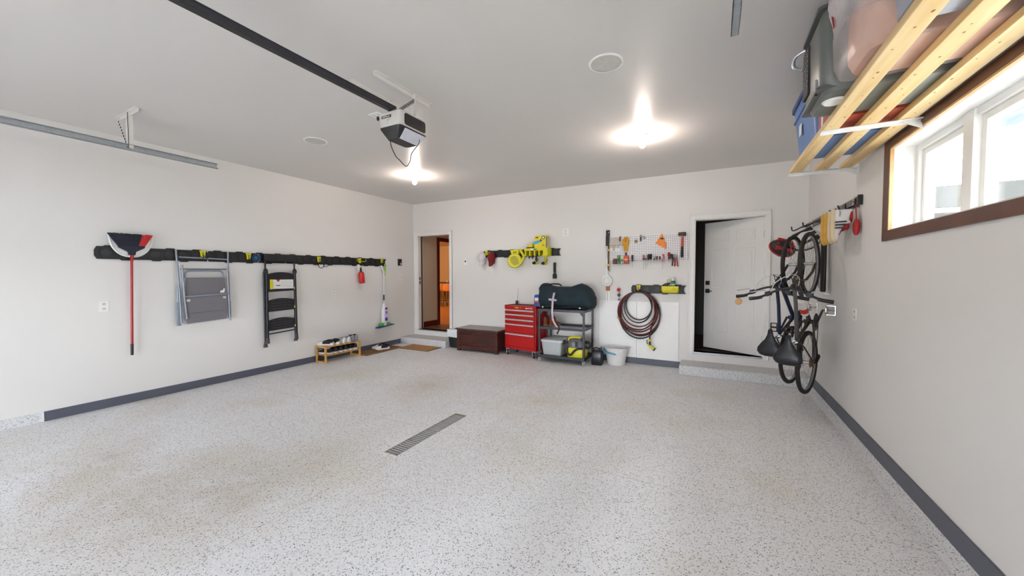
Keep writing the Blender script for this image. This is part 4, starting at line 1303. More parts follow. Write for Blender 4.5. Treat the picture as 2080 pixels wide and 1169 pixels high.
# shop vacuum
m_vg = mat('vac_grey', (82, 84, 92), .45)
v = thing('shop_vacuum', 'yellow and grey wet dry vacuum on the cart bottom shelf', 'vacuum', (-1.985, 6.06, .109))
MB().loft(rr_loft([(-.135, .135, -.12, .12, 0), (-.142, .142, -.127, .127, .03), (-.142, .142, -.127, .127, .155), (-.13, .13, -.12, .12, .17)], .03)).build('tank', m_yel, v, smooth=True)
MB().loft(rr_loft([(-.14, .14, -.125, .125, .17), (-.138, .138, -.123, .123, .265), (-.10, .10, -.10, .10, .315)], .04)).build('motor_head', m_vg, v, smooth=True)
MB().box(-.06, .03, -.131, -.11, .185, .265).build('front_plate', mat('vac_light_grey', (120, 122, 130), .4), v, bevel=.004)
MB().box(.0, .04, -.135, -.12, .19, .27).build('battery', m_black, v, bevel=.004)
MB().tube(smooth_path([(-.135, -.06, .26), (-.12, -.06, .315), (-.02, -.06, .335), (.08, -.06, .33)], 5), .018, 8).build('carry_handle', m_yel, v, smooth=True)
MB().tube(smooth_path([(.15, -.09, .16), (.06, -.15, .165), (-.01, -.15, .12), (-.06, -.15, .06), (-.11, -.145, .06), (-.14, -.14, .12), (-.13, -.13, .18)], 6), .018, 10).build('hose', mat('black_vac_hose', (40, 34, 34), .5), v, smooth=True)
MB().torus((.17, .0, .21), .05, .02, 'y', 18, 8).build('hose_end', m_black, v, smooth=True)

# jerry can
j = thing('jerry_can', 'black plastic jerry can on the floor between cart and white basket', 'can', (-1.668, 6.135, 0))
MB().loft(rr_loft([(-.080, .080, -.07, .07, 0), (-.086, .086, -.078, .078, .02), (-.086, .086, -.078, .078, .20), (-.06, .06, -.06, .06, .245)], .022)).build('body', mat('black_jerry_plastic', (20, 21, 30), .3), j, smooth=True)
MB().tube(smooth_path([(-.065, 0, .215), (-.055, 0, .268), (0, 0, .275), (.035, 0, .25)], 4), .012, 8).build('handle', m_black, j, smooth=True)
MB().lathe([(.022, .235), (.022, .275), (.016, .285), (.001, .285)], 14, Matrix.Translation((.05, 0, 0))).build('cap', m_black, j, smooth=True)
MB().tube([(.05, 0, .28), (.075, -.02, .315)], [.010, .007], 8).build('spout', mat('grey_spout', (140, 140, 144), .5), j, smooth=True)

# white basket
bk = thing('plastic_tub', 'white oval tub with a blue handle on the floor by the white boards', 'tub', (-1.395, 6.292, 0))
def oval(rx, ry, z, n=28):
    return [(rx * math.cos(2 * PI * k / n), ry * math.sin(2 * PI * k / n), z) for k in range(n)]
m_tub = mat('off_white_plastic', (224, 222, 222), .45)
MB().loft([oval(.128, .115, 0), (oval(.138, .125, .012)), oval(.182, .165, .265), oval(.197, .178, .272), oval(.197, .178, .286), oval(.186, .168, .286), oval(.172, .155, .26), oval(.128, .115, .012)]).build('tub', m_tub, bk, smooth=True)
MB().tube(smooth_path([(-.185, -.06, .255), (-.178, -.12, .225), (-.12, -.175, .215), (-.03, -.19, .205), (.03, -.185, .195)], 5), .012, 8).build('handle', mat('sky_blue_grip', (66, 158, 190), .4), bk, smooth=True)
MB().torus((.035, -.182, .185), .016, .004, 'y', 12, 5).build('handle_clip', m_tub, bk, smooth=True)

# ------------------------------------------------------------------ caps on the back wall
def cap(x, z, m, label):
    t = thing('baseball_cap', label, 'cap', (x, YB - .045, z), 0, 'caps on the back wall rail')
    rings = []
    for j in range(8):
        a = PI / 2 * j / 8
        r = math.cos(a)
        rings.append([(.080 * r * math.cos(2 * PI * k / 18), -.02 - .105 * math.sin(a), .022 + .122 * r * math.sin(2 * PI * k / 18)) for k in range(18)])
    cr = MB().loft(rings).build('crown', m, t, smooth=True)
    MB().ell((0, -.126, .03), (.007, .004, .007), 8, 5).build('button', m, cr, smooth=True)
    top, bot = [], []
    for k in range(11):
        a = -1 + 2 * k / 10
        top.append((a * .074, -.030 - .070 * (1 - a * a), -.030 + .02 * a * a))
        bot.append((a * .070, -.030 - .075 * (1 - a * a), -.150 + .075 * abs(a) ** 2.2))
    th = .004
    v = [*top, *bot, *[(p[0], p[1] + th, p[2]) for p in top], *[(p[0], p[1] + th, p[2]) for p in bot]]
    f = []
    for k in range(10):
        f += [(k, k + 1, 12 + k, 11 + k), (22 + k, 33 + k, 34 + k, 23 + k), (11 + k, 12 + k, 34 + k, 33 + k), (k, 22 + k, 23 + k, k + 1)]
    f += [(0, 11, 33, 22), (10, 32, 43, 21)]
    MB().add(v, f).build('brim', m, t, smooth=True)
    return t
cap(-4.105, 1.800, mat('white_cap_cloth', (214, 208, 212), .8, var=.05), 'white baseball cap hanging at the left end of the back rail')
cap(-3.880, 1.795, mat('dark_red_cap_cloth', (116, 16, 24), .8, var=.08), 'dark red baseball cap hanging on the back rail')

# ------------------------------------------------------------------ yellow tools on the back rail
fn = thing('portable_fan', 'round yellow portable fan hanging on the back rail', 'fan', (-3.335, YB - .12, 1.750))
Mx = Matrix.Rotation(math.radians(14), 4, 'Z') @ Matrix.Rotation(PI / 2, 4, 'X')
MB().lathe([(.001, -.055), (.11, -.055), (.138, -.02), (.142, .025), (.128, .045), (.001, .045)], 32, Mx).build('housing', m_yel, fn, smooth=True)
m_olive = mat('dark_olive_slot', (96, 92, 24), .6)
for k in range(9):
    w_ = .075 * math.sqrt(max(.05, 1 - ((k - 4) / 5) ** 2))
    sl = MB().box(-w_, w_, -.0015, .0015, -.004, .004).build('grille_slot', m_olive, fn)
    sl.location = Matrix.Rotation(math.radians(14), 3, 'Z') @ Vector(((k - 4) * .010, -.046, .005 - (k - 4) * .017))
    sl.rotation_euler = (0, math.radians(-28), math.radians(14))
MB().prism([(-.095, .205), (.085, .215), (.075, .115), (-.065, .115)], 'y', -.02, .05).build('bracket_head', m_yel, fn, bevel=.006)
for x in (-.015, .025):
    MB().cyl((x, -.018, .163), (x, -.024, .163), .012, n=12).build('knob', m_hole, fn)
MB().bar((.10, .02, .21), (.185, .02, .075), .05, .022, (0, 1, 0)).bar((.185, .02, .075), (.115, -.01, -.06), .04, .022, (0, 1, 0)).build('side_arm', m_yel, fn, bevel=.004)

sh = thing('tool_holder_shelf', 'yellow slotted tool holder shelf on the back rail', 'shelf', (-2.845, YB - .035, 1.83))
MB().box(-.235, .225, -.205, 0, .118, .134).box(-.235, .225, -.212, -.200, .092, .138).build('top_board', m_yel, sh, bevel=.004)
for i, x in enumerate((-.232, -.140, -.048, .044)):
    MB().box(x, x + .022, -.195, 0, 0, .12).build('divider', m_yel, sh, bevel=.003)
MB().box(.135, .225, -.200, 0, 0, .12).build('end_box', m_yel, sh, bevel=.004)
MB().box(-.21, .135, -.012, 0, 0, .12).build('back_panel', mat('dark_shelf_back', (50, 48, 22), .6), sh)
lb = MB().box(-.105, .022, -.2135, -.211, .104, .128).build('maker_label', m_plate, sh)
MB().box(-.045, .02, -.2142, -.2132, .107, .125).build('label_black', m_hole, lb)
Z = 1.964
bx = thing('yellow_box', 'yellow carton with blue picture on top of the tool shelf', 'box', (-2.772, YB - .145, Z + .001))
m_card = mat('yellow_carton', (226, 204, 36), .45, var=.05)
MB().box(-.108, .112, -.085, .09, 0, .225).build('carton', m_card, bx, bevel=.002)
MB().box(.1125, .1135, -.08, .085, .004, .222).build('side_print', mat('carton_side', (208, 196, 120), .5, var=.25, scale=16), bx)
MB().box(.1135, .1145, -.06, -.025, .02, .20).build('side_stripe', mat('carton_blue', (60, 110, 150), .5), bx)
MB().prism([(-.135, .085), (-.09, .072), (.0, .10), (.045, .135), (.01, .145), (-.06, .135), (-.135, .115)], 'y', -.0875, -.085).build('blue_picture', mat('picture_blue', (70, 170, 214), .5), bx)
MB().prism([(.005, .12), (.028, .128), (.050, .142), (.026, .150), (.018, .172), (.008, .150)], 'y', -.0885, -.085).build('dark_picture', m_hole, bx)
MB().prism([(-.085, .178), (-.025, .182), (-.03, .205), (-.085, .200)], 'y', -.0875, -.085).build('brand_patch', mat('carton_navy', (50, 80, 110), .5), bx)
MB().prism([(.068 + .034 * math.cos(2 * PI * k / 16), .188 + .034 * math.sin(2 * PI * k / 16)) for k in range(16)], 'y', -.0875, -.085).build('round_seal', mat('seal_green', (60, 100, 50), .5), bx)
MB().prism([(.068 + .020 * math.cos(2 * PI * k / 16), .188 + .020 * math.sin(2 * PI * k / 16)) for k in range(16)], 'y', -.0885, -.085).build('seal_centre', mat('seal_cream', (226, 222, 170), .5), bx)
MB().box(.045, .090, -.0875, -.085, .035, .065).build('fine_print', mat('carton_print', (176, 150, 40), .5), bx)
sd = thing('palm_sander', 'small yellow and black palm tool on the tool shelf beside the carton', 'tool', (-2.985, YB - .155, Z + .001))
MB().loft(rr_loft([(-.075, .075, -.05, .05, 0), (-.075, .075, -.05, .05, .028)], .02)).build('base', m_black, sd, smooth=True)
MB().loft(rr_loft([(-.06, .06, -.045, .045, .028), (-.062, .062, -.045, .045, .055), (-.04, .04, -.035, .035, .088)], .03)).build('grip', m_yel, sd, smooth=True)
def drill(x, z, label, yellow):
    t = thing('cordless_drill', label, 'drill', (x, YB - .16, z), 0, 'drills hanging under the tool shelf')
    a = m_yel if yellow else m_black
    MB().tube([(0, .05, .005), (0, -.06, 0)], .034, 14).build('motor_body', m_yel, t, smooth=True)
    MB().tube([(0, -.06, 0), (0, -.10, -.002), (0, -.125, -.002)], [.030, .026, .014], 12).build('chuck', m_black, t, smooth=True)
    MB().tube([(0, .02, .02), (0, .03, .13)], [.020, .018], 10).build('handle', a, t, smooth=True)
    MB().box(-.045, .045, -.02, .075, .125, .165).build('battery', a, t, bevel=.006)
    MB().tube([(.03, -.03, .02), (.06, -.03, .05), (.05, -.02, .09)], .007, 6).build('side_loop', m_black, t, smooth=True)
drill(-2.885, 1.700, 'black handled drill hanging under the tool shelf', False)
drill(-2.705, 1.690, 'yellow handled drill hanging under the tool shelf', True)
for x, lab in ((-3.02, 'small black bit holder under the tool shelf, left one'), (-2.955, 'small black bit holder under the tool shelf, right one')):
    t = thing('bit_holder', lab, 'tool', (x, YB - .15, 1.83))
    MB().lathe([(.001, -.045), (.012, -.045), (.016, -.01), (.016, 0), (.001, 0)], 12).build('barrel', m_black, t, smooth=True)
    MB().lathe([(.001, -.065), (.006, -.065), (.006, -.044), (.001, -.044)], 8).build('tip', m_steel, t, smooth=True)
fl_ = thing('flashlight', 'long black flashlight hanging by a cord right of the tool shelf', 'flashlight', (-2.560, YB - .035, 1.413))
MB().lathe([(.001, 0), (.036, 0), (.038, .05), (.034, .075), (.024, .095), (.024, .285), (.020, .295), (.001, .295)], 18).build('barrel', m_black, fl_, smooth=True)
MB().lathe([(.0245, .098), (.0255, .10), (.0255, .112), (.0245, .114)], 18, caps=False).build('green_ring', mat('green_ring', (60, 120, 96), .4), fl_, smooth=True)
MB().tube([(0, 0, .29), (-.004, 0, .42)], .002, 6).build('cord', m_steel, fl_)

# ------------------------------------------------------------------ pegboard
def peg_mat():
    m = bpy.data.materials.new('white_pegboard')
    m.use_nodes = True
    n, l = m.node_tree.nodes, m.node_tree.links
    p = n['Principled BSDF']
    tcn = n.new('ShaderNodeTexCoord')
    mpn = n.new('ShaderNodeMapping')
    s = 1 / .0275
    mpn.inputs['Scale'].default_value = (s, s, s)
    fr = n.new('ShaderNodeVectorMath')
    fr.operation = 'FRACTION'
    sb = n.new('ShaderNodeVectorMath')
    sb.operation = 'SUBTRACT'
    sb.inputs[1].default_value = (.5, 0, .5)
    mul = n.new('ShaderNodeVectorMath')
    mul.operation = 'MULTIPLY'
    mul.inputs[1].default_value = (1, 0, 1)
    ln = n.new('ShaderNodeVectorMath')
    ln.operation = 'LENGTH'
    lt = n.new('ShaderNodeMath')
    lt.operation = 'LESS_THAN'
    lt.inputs[1].default_value = .23
    mx = n.new('ShaderNodeMix')
    mx.data_type = 'RGBA'
    mx.inputs['A'].default_value = lin((236, 235, 238)) + (1,)
    mx.inputs['B'].default_value = lin((58, 58, 64)) + (1,)
    l.new(tcn.outputs['Object'], mpn.inputs['Vector'])
    l.new(mpn.outputs['Vector'], fr.inputs[0])
    l.new(fr.outputs[0], sb.inputs[0])
    l.new(sb.outputs[0], mul.inputs[0])
    l.new(mul.outputs[0], ln.inputs[0])
    l.new(ln.outputs['Value'], lt.inputs[0])
    l.new(lt.outputs[0], mx.inputs['Factor'])
    l.new(mx.outputs['Result'], p.inputs['Base Color'])
    p.inputs['Roughness'].default_value = .45
    return m
pb = thing('pegboard', 'white perforated pegboard on the back wall hung with hand tools', 'pegboard', (-.950, YB - .003, 1.712))
MB().box(-.605, .605, -.016, -.006, 0, .418).build('board', peg_mat(), pb)
MB().box(-.60, .60, -.006, 0, .01, .04).box(-.60, .60, -.006, 0, .38, .41).build('batten', m_white, pb)
wr = MB().tube([(-.56, -.05, .0), (.46, -.05, -.006)], .003, 6)
for x in (-.55, -.2, .12, .45):
    wr.tube([(x, -.016, .012), (x, -.05, -.003)], .003, 6)
wr.build('wire_rack', m_steel, pb)
PY = YB - .055

def screwdriver(x, z, hl, hr, sl, m, label, tip=None, tilt=0.0, collar=None):
    t = thing('screwdriver', label, 'screwdriver', (x, PY, z), rot=(0, tilt, 0), group='screwdrivers in the pegboard rack')
    MB().lathe([(.001, hl), (hr * .7, hl), (hr, hl * .85), (hr * .95, hl * .45), (hr * .6, hl * .25), (hr * .85, hl * .1), (hr * .5, 0), (.001, 0)], 12).build('handle', m, t, smooth=True)
    MB().tube([(0, 0, .003), (0, 0, -sl)], [.003, .0022], 6).build('shaft', m_steel, t, smooth=True)
    if collar:
        MB().lathe([(hr * .9, 0), (hr * .9, .022), (.001, .022)], 10).build('collar', collar, t, smooth=True)
m_hb = mat('handle_black', (28, 28, 32), .4)
m_hr = mat('handle_red', (150, 20, 26), .4)
m_hp = mat('handle_clear_red', (206, 110, 106), .25)
m_hc = mat('handle_clear', (206, 208, 196), .25)
m_hg = mat('handle_dark_green', (24, 48, 44), .4)
for a in ((-1.180, 1.705, .105, .018, .105, m_hb, 'black screwdriver in the rack, right of the yellow glove', None),
          (-1.005, 1.728, .075, .016, .17, m_hp, 'pale red screwdriver with a very long shaft', m_hole),
          (-.968, 1.728, .075, .014, .15, m_hc, 'clear handled screwdriver beside the pale red one', m_hole),
          (-.930, 1.722, .095, .021, .09, m_hb, 'fat black screwdriver, left one of the close pair', None),
          (-.893, 1.728, .090, .021, .09, m_hb, 'fat black screwdriver, right one of the close pair', None),
          (-.842, 1.722, .060, .012, .05, m_hc, 'short clear handled screwdriver in the middle of the rack', m_hole),
          (-.800, 1.722, .055, .014, .03, m_hg, 'stubby dark green screwdriver, left one', m_hr),
          (-.756, 1.722, .055, .012, .03, m_hg, 'stubby dark green screwdriver, right one', m_hr),
          (-.712, 1.685, .060, .010, .11, m_hp, 'thin pink screwdriver hanging low in the rack', None),
          (-.693, 1.735, .080, .015, .08, m_hp, 'tilted pale red screwdriver under the orange square', None),
          (-.620, 1.735, .100, .022, .06, m_hr, 'large dark red screwdriver in the rack', m_hg),
          (-.580, 1.722, .085, .018, .10, m_hb, 'black screwdriver with red tip left of the pliers', m_hr)):
    screwdriver(*a[:7], tilt=math.radians(-12) if 'tilted' in a[6] else (math.radians(5) if 'left one of the close' in a[6] else 0), collar=a[7])
def pliers(x, z, m, label, op=.010):
    t = thing('pliers', label, 'pliers', (x, PY - .01, z), group='pliers in the pegboard rack')
    for s in (-1, 1):
        MB().tube(smooth_path([(s * .004, 0, .0), (s * (.010 + op * .4), 0, -.05), (s * (.012 + op), 0, -.125)], 4), [.006] * 4 + [.0085] * 4 + [.007], 8).build('handle', m, t, smooth=True)
    MB().prism([(-.012, 0), (.012, 0), (.010, .03), (.004, .065), (-.004, .065), (-.010, .03)], 'y', -.006, .006).build('jaws', mat('tool_steel', (110, 110, 114), .35, .7), t, bevel=.002)
    MB().cyl((0, -.009, .006), (0, .009, .006), .008, n=10).build('rivet', m_dkmetal, t)
pliers(-.548, 1.745, mat('maroon_grip', (58, 24, 30), .5), 'dark handled needle pliers in the rack')
pliers(-.512, 1.735, mat('bright_red_grip', (190, 30, 34), .45), 'bright red handled pliers in the rack', .012)

hm = thing('sledge_hammer', 'short sledge hammer with orange and black handle on the pegboard', 'hammer', (-.433, YB - .055, 1.755))
MB().tube([(0, 0, .16), (0, 0, .34)], [.018, .016], 12).build('shaft', mat('orange_shaft', (206, 74, 34), .4), hm, smooth=True)
MB().tube([(0, 0, 0), (0, 0, .03), (0, 0, .165)], [.020, .021, .018], 12).build('grip', m_black, hm, smooth=True)
MB().prism([(-.050, .332), (.050, .332), (.056, .342), (.054, .382), (.048, .388), (-.048, .388), (-.054, .382), (-.056, .342)], 'y', -.022, .022).build('head', mat('dark_hammer_head', (56, 46, 42), .4, .4), hm, bevel=.004)
MB().lathe([(.020, .312), (.026, .332), (.001, .332)], 12).build('neck', m_steel, hm, smooth=True)
sq = thing('speed_square', 'orange triangular square hanging on the pegboard', 'square', (-.745, YB - .030, 1.895))
MB().prism([(.015, .248), (-.083, .090), (.078, .0), (.075, .10)], 'y', -.004, .002).build('blade', mat('orange_plastic', (236, 132, 32), .4), sq)
MB().box(.058, .078, -.020, .006, .0, .10).build('fence', mat('orange_plastic', (236, 132, 32), .4), sq)
MB().prism([(-.012, .155), (.030, .150), (.045, .165), (.025, .180), (.0, .175)], 'y', -.012, -.003).build('dark_cutout', m_hole, sq)
gl = thing('work_glove', 'mustard yellow work glove hanging on the pegboard', 'glove', (-1.288, YB - .045, 1.875))
m_glv = mat('mustard_leather', (206, 150, 40), .7, var=.14, scale=14)
MB().loft([[(a, b, z) for a, b in rrect(-w_, w_, -.020, .014, .012)] for z, w_ in ((0, .036), (.05, .034), (.09, .040), (.14, .050), (.19, .046), (.225, .030), (.238, .012))]).build('palm', m_glv, gl, smooth=True)
MB().tube(smooth_path([(-.035, -.01, .10), (-.050, -.01, .14), (-.046, -.01, .19)], 4), [.014] * 8 + [.009], 8).build('thumb', m_glv, gl, smooth=True)
MB().box(-.012, .008, -.023, -.018, .15, .21).build('stitch_patch', mat('brown_patch', (170, 92, 30), .7), gl)
tr = thing('plaster_trowel', 'grey steel plastering trowel hanging at the pegboard corner', 'trowel', (-1.470, YB - .035, 1.975))
m_blade = mat('pale_trowel_steel', (176, 168, 158), .4, .3, var=.06)
MB().prism([(-.066, .135), (.048, .140), (.088, .005), (-.092, .002)], 'y', -.004, 0).build('blade', m_blade, tr)
MB().tube([(-.018, -.03, .005), (-.014, -.035, -.085)], .016, 10).build('handle', mat('worn_wood_grip', (206, 184, 164), .6), tr, smooth=True)
t2 = thing('drywall_knife', 'white drywall knife hanging under the plastering trowel', 'knife', (-1.470, YB - .026, 1.885))
MB().prism([(-.085, 0), (.075, 0), (.075, .040), (.02, .055), (-.03, .055), (-.085, .040)], 'y', -.003, 0).build('blade', m_plate, t2)
MB().tube([(.035, -.01, .045), (.060, -.012, .095)], .007, 8).build('handle', m_steel, t2, smooth=True)
# hooks and little bits in the middle
ki = thing('padlock', 'brass padlock hanging on a pegboard peg', 'padlock', (-1.130, YB - .03, 2.03))
MB().lathe([(.001, -.012), (.024, -.010), (.026, 0), (.024, .010), (.001, .012)], 16, Matrix.Rotation(PI / 2, 4, 'X')).build('body', mat('aged_brass', (120, 110, 70), .4, .5), ki, smooth=True)
MB().torus((0, 0, .026), .014, .003, 'y', 14, 5).build('shackle', m_steel, ki, smooth=True)
lm = thing('putty_knife', 'small black handled putty knife on a pegboard peg', 'knife', (-1.055, YB - .03, 1.985))
MB().tube([(0, 0, .045), (0, 0, .115)], [.010, .012], 10).build('handle', m_black, lm, smooth=True)
MB().prism([(-.010, .045), (.010, .045), (.026, 0), (-.026, 0)], 'y', -.001, .001).build('blade', mat('bright_blade', (206, 208, 212), .3, .5), lm)
MB().ell((-.002, -.005, .135), (.018, .012, .018), 10, 6).build('bead', mat('tan_bead', (176, 164, 130), .5), lm, smooth=True)
sk = thing('hose_clamp', 'silver ring clamp on a pegboard peg', 'clamp', (-1.012, YB - .035, 2.095))
MB().torus((0, 0, 0), .018, .005, 'y', 16, 6).build('band', m_steel, sk, smooth=True)
MB().cyl((.010, -.005, -.016), (.032, -.005, -.020), .006, n=8).build('screw', m_dkmetal, sk)
rc = thing('folding_tool', 'small red folded tool at the top left of the pegboard', 'tool', (-1.388, YB - .03, 2.06))
MB().prism([(-.010, -.02), (.008, -.022), (.016, .055), (.004, .075), (-.008, .055)], 'y', -.008, .004).build('body', m_hr, rc, bevel=.003)
# wire basket at lower left
bs = thing('pegboard_basket', 'small wire basket hooked on the lower left of the pegboard', 'basket', (-1.365, YB - .016, 1.660))
mb = MB()
for z in (.005, .055):
    mb.tube([(-.13, 0, z), (-.13, -.075, z), (.13, -.075, z), (.13, 0, z)], .003, 6)
for k in range(9):
    x = -.13 + .26 * k / 8
    mb.tube([(x, -.075, .055), (x, -.075, .005), (x, 0, .005)], .002, 5)
mb.tube([(-.13, 0, .055), (-.13, 0, .09)], .003, 5)
mb.tube([(.13, 0, .055), (.13, 0, .09)], .003, 5)
mb.build('wire_frame', m_dkmetal, bs)
def small_pack(name, label, cat, x, w_, h, m, m2, z=1.667):
    t = thing(name, label, cat, (x, YB - .055, z))
    MB().box(-w_ / 2, w_ / 2, -.022, .022, 0, h).build('packet', m, t, bevel=.003)
    MB().box(-w_ * .36, w_ * .36, -.0235, -.021, h * .3, h * .62).build('label_patch', m2, t)
small_pack('small_box', 'dark red box at the left end of the wire basket', 'box', -1.465, .055, .085, mat('maroon_box', (122, 18, 26), .5), m_hr)
small_pack('seed_packet', 'green packet standing in the wire basket', 'packet', -1.405, .045, .145, mat('leaf_green', (96, 150, 84), .5), mat('dark_leaf', (30, 80, 40), .5))
small_pack('paper_packet', 'pale green and white packet in the middle of the wire basket', 'packet', -1.345, .055, .130, mat('pale_packet', (206, 212, 196), .5), mat('packet_green', (120, 160, 80), .5))
small_pack('screw_box', 'orange box at the right end of the wire basket', 'box', -1.278, .072, .135, mat('orange_card', (214, 84, 36), .5), mat('peach_label', (226, 176, 140), .5))
cp = thing('marker_pen', 'short blue marker standing behind the orange box', 'pen', (-1.290, YB - .028, 1.80))
MB().lathe([(.001, 0), (.016, 0), (.016, .045), (.010, .055), (.001, .055)], 12).build('cap', mat('navy_marker', (30, 40, 100), .4), cp, smooth=True)

# ------------------------------------------------------------------ tall tools left of the pegboard
sb = thing('snow_scraper', 'long black snow scraper with wooden strip hanging left of pegboard', 'scraper', (-1.588, YB - .02, 1.455))
MB().prism(rrect(-.034, .026, .69, .785, .008), 'y', -.020, 0).build('hanging_head', m_black, sb)
MB().cyl((.008, -.0215, .745), (.008, -.019, .745), .008, n=10).build('hang_hole', m_plate, sb)
MB().box(-.036, .020, -.028, 0, .52, .69).box(-.004, .018, -.018, 0, .10, .52).build('black_pole', m_black, sb, bevel=.003)
MB().box(.018, .030, -.014, 0, .08, .56).build('wood_strip', mat('pale_strip', (196, 172, 130), .6), sb)
for z in (.175, .43):
    MB().box(-.020, .028, -.034, -.028, z, z + .035).build('brass_clip', mat('brass_clip', (198, 164, 90), .4, .4), sb, bevel=.002)
pd = thing('long_handled_paddle', 'white paddle with round slotted head hanging beside the pegboard', 'paddle', (-1.605, YB - .035, 1.378))
MB().lathe([(.001, -.010), (.088, -.010), (.094, -.004), (.094, .006), (.086, .012), (.001, .012)], 32, Matrix.Rotation(PI / 2, 4, 'X')).build('head', m_plate, pd, smooth=True)
for k in range(12):
    a = 2 * PI * k / 12
    e = MB().box(.040, .074, -.0135, -.0105, -.003, .003).build('slot', mat('slot_shadow', (172, 172, 176), .5), pd)
    e.rotation_euler = (0, a, 0)
MB().prism([(-.050, .080), (.050, .080), (.016, .125), (.012, .40), (-.012, .40), (-.016, .125)], 'y', -.008, .006).build('handle', m_plate, pd, bevel=.004)
th = thing('strip_thermometer', 'narrow white strip thermometer with brown top on the back wall', 'thermometer', (-1.590, YB, .862))
MB().box(-.036, .036, -.012, 0, 0, .36).build('scale_plate', m_plate, th, bevel=.002)
MB().box(-.030, .030, -.030, 0, .345, .425).build('wooden_block', mat('brown_block', (176, 112, 60), .6, var=.12), th, bevel=.004)
for k in range(14):
    MB().box(-.024, -.010, -.0126, -.0118, .03 + k * .022, .034 + k * .022).build('tick', m_fine, th)
MB().box(-.003, .003, -.0135, -.0118, .03, .33).build('tube', mat('thermo_tube', (120, 120, 124), .3), th)
vl = thing('water_valve', 'red handled water valve with small pipe taps on the back wall', 'valve', (-1.398, YB, 1.14))
MB().cyl((0, 0, .09), (0, -.06, .09), .010, n=10).cyl((0, 0, 0), (0, -.045, 0), .012, n=10).tube([(0, -.03, -.10), (0, -.03, .09)], .009, 10).build('pipe', m_steel, vl, smooth=True)
hwheel = MB().torus((0, -.066, .09), .024, .007, 'y', 18, 6)
for k in range(3):
    a = PI * k / 3
    hwheel.tube([(.024 * math.cos(a), -.066, .09 + .024 * math.sin(a)), (-.024 * math.cos(a), -.066, .09 - .024 * math.sin(a))], .005, 6)
hwheel.build('handwheel', mat('valve_red', (190, 30, 40), .4), vl, smooth=True)
MB().lathe([(.001, -.02), (.024, -.018), (.026, .0), (.020, .014), (.001, .016)], 16, Matrix.Translation((0, -.045, 0)) @ Matrix.Rotation(PI / 2, 4, 'X')).build('valve_body', m_dkmetal, vl, smooth=True)
MB().lathe([(.001, -.02), (.016, -.02), (.018, .0), (.001, .012)], 14, Matrix.Translation((0, -.035, -.072)) @ Matrix.Rotation(PI / 2, 4, 'X')).build('tap', m_chrome, vl, smooth=True)

# ------------------------------------------------------------------ white boards, hose, bin
m_wb = mat('white_board_panel', (238, 238, 237), .4, var=.008)
for x0_, x1_, lab in ((-1.736, -1.110, 'white splash board behind the hose, left sheet'), (-1.106, -.467, 'white splash board behind the hose, right sheet')):
    t = thing('splash_board', lab, 'board', ((x0_ + x1_) / 2, YB - .003, .103), 0, 'white splash boards')
    hw_ = (x1_ - x0_) / 2
    MB().box(-hw_, hw_, -.014, 0, 0, .94).build('sheet', m_wb, t, bevel=.001)
    for sx in (-1, 1):
        for z in (.06, .45, .88):
            MB().cyl((sx * (hw_ - .05), -.0155, z), (sx * (hw_ - .05), -.013, z), .005, n=8).build('screw', m_steel, t)
m_hose1 = mat('dark_red_hose', (92, 24, 26), .4, var=.2, scale=3)
m_hose2 = mat('black_hose', (38, 34, 36), .4, var=.1)
hs = thing('garden_hose', 'dark red and black hose coiled on the yellow hook', 'hose', (-1.075, YB - .09, 1.205))
def coil(loops, m, name, r=.0105):
    P = []
    for (cx, cz, rx, rz_, y) in loops:
        for k in range(28):
            a = PI / 2 + 2 * PI * k / 28
            P.append((cx + rx * math.cos(a), y + .012 * math.sin(a * 2 + cx * 30), cz + rz_ * math.sin(a)))
    return MB().tube(P, r, 8).build(name, m, hs, smooth=True)
coil([(.010, -.355, .330, .352, .0), (.000, -.330, .300, .330, -.016), (-.012, -.318, .285, .312, .012), (.005, -.29, .262, .282, -.028), (-.015, -.335, .315, .330, .024)], m_hose1, 'red_coils')
coil([(.012, -.385, .320, .385, .018), (.030, -.362, .310, .362, -.006), (.00, -.255, .215, .252, -.03), (.008, -.232, .205, .230, .012)], m_hose2, 'black_coils')
MB().tube(smooth_path([(.245, -.04, -.14), (.265, -.045, -.35), (.220, -.045, -.55), (.195, -.04, -.68), (.190, -.035, -.77)], 6), .0105, 8).build('hose_end', m_hose1, hs, smooth=True)
MB().lathe([(.001, 0), (.014, 0), (.014, .05), (.011, .06), (.001, .06)], 12, Matrix.Translation((-.325, -.02, -.42)) @ Matrix.Rotation(math.radians(150), 4, 'Y')).build('coupling', mat('brass_coupling', (190, 164, 84), .35, .6), hs, smooth=True)
nz_ = thing('spray_nozzle', 'yellow and black spray nozzle on the hanging hose end', 'nozzle', (-.882, YB - .125, .330))
MB().tube([(0, 0, .105), (.0, 0, .01)], [.015, .017], 12).build('grip', m_black, nz_, smooth=True)
MB().tube([(-.028, 0, .035), (.0, 0, .005), (.062, 0, -.042)], [.014, .021, .023], 12).build('barrel', m_yel, nz_, smooth=True)
MB().tube([(.060, 0, -.041), (.078, 0, -.054)], [.025, .024], 12).build('nose_ring', m_black, nz_, smooth=True)
MB().tube(smooth_path([(-.028, 0, .035), (-.045, 0, .06), (-.040, 0, .10)], 4), .007, 8).build('trigger', m_black, nz_, smooth=True)
MB().lathe([(.018, .08), (.018, .115), (.001, .115)], 12).build('collar', m_yel, nz_, smooth=True)
yb_ = thing('yellow_bin', 'yellow open bin clipped to the short rail above the hose', 'bin', (-.592, YB - .035, 1.197))
MB().loft(rr_loft([(-.110, .110, -.105, 0, 0), (-.125, .125, -.118, 0, .025), (-.128, .128, -.12, 0, .105)], .02)).build('tray', m_yel, yb_, smooth=True)
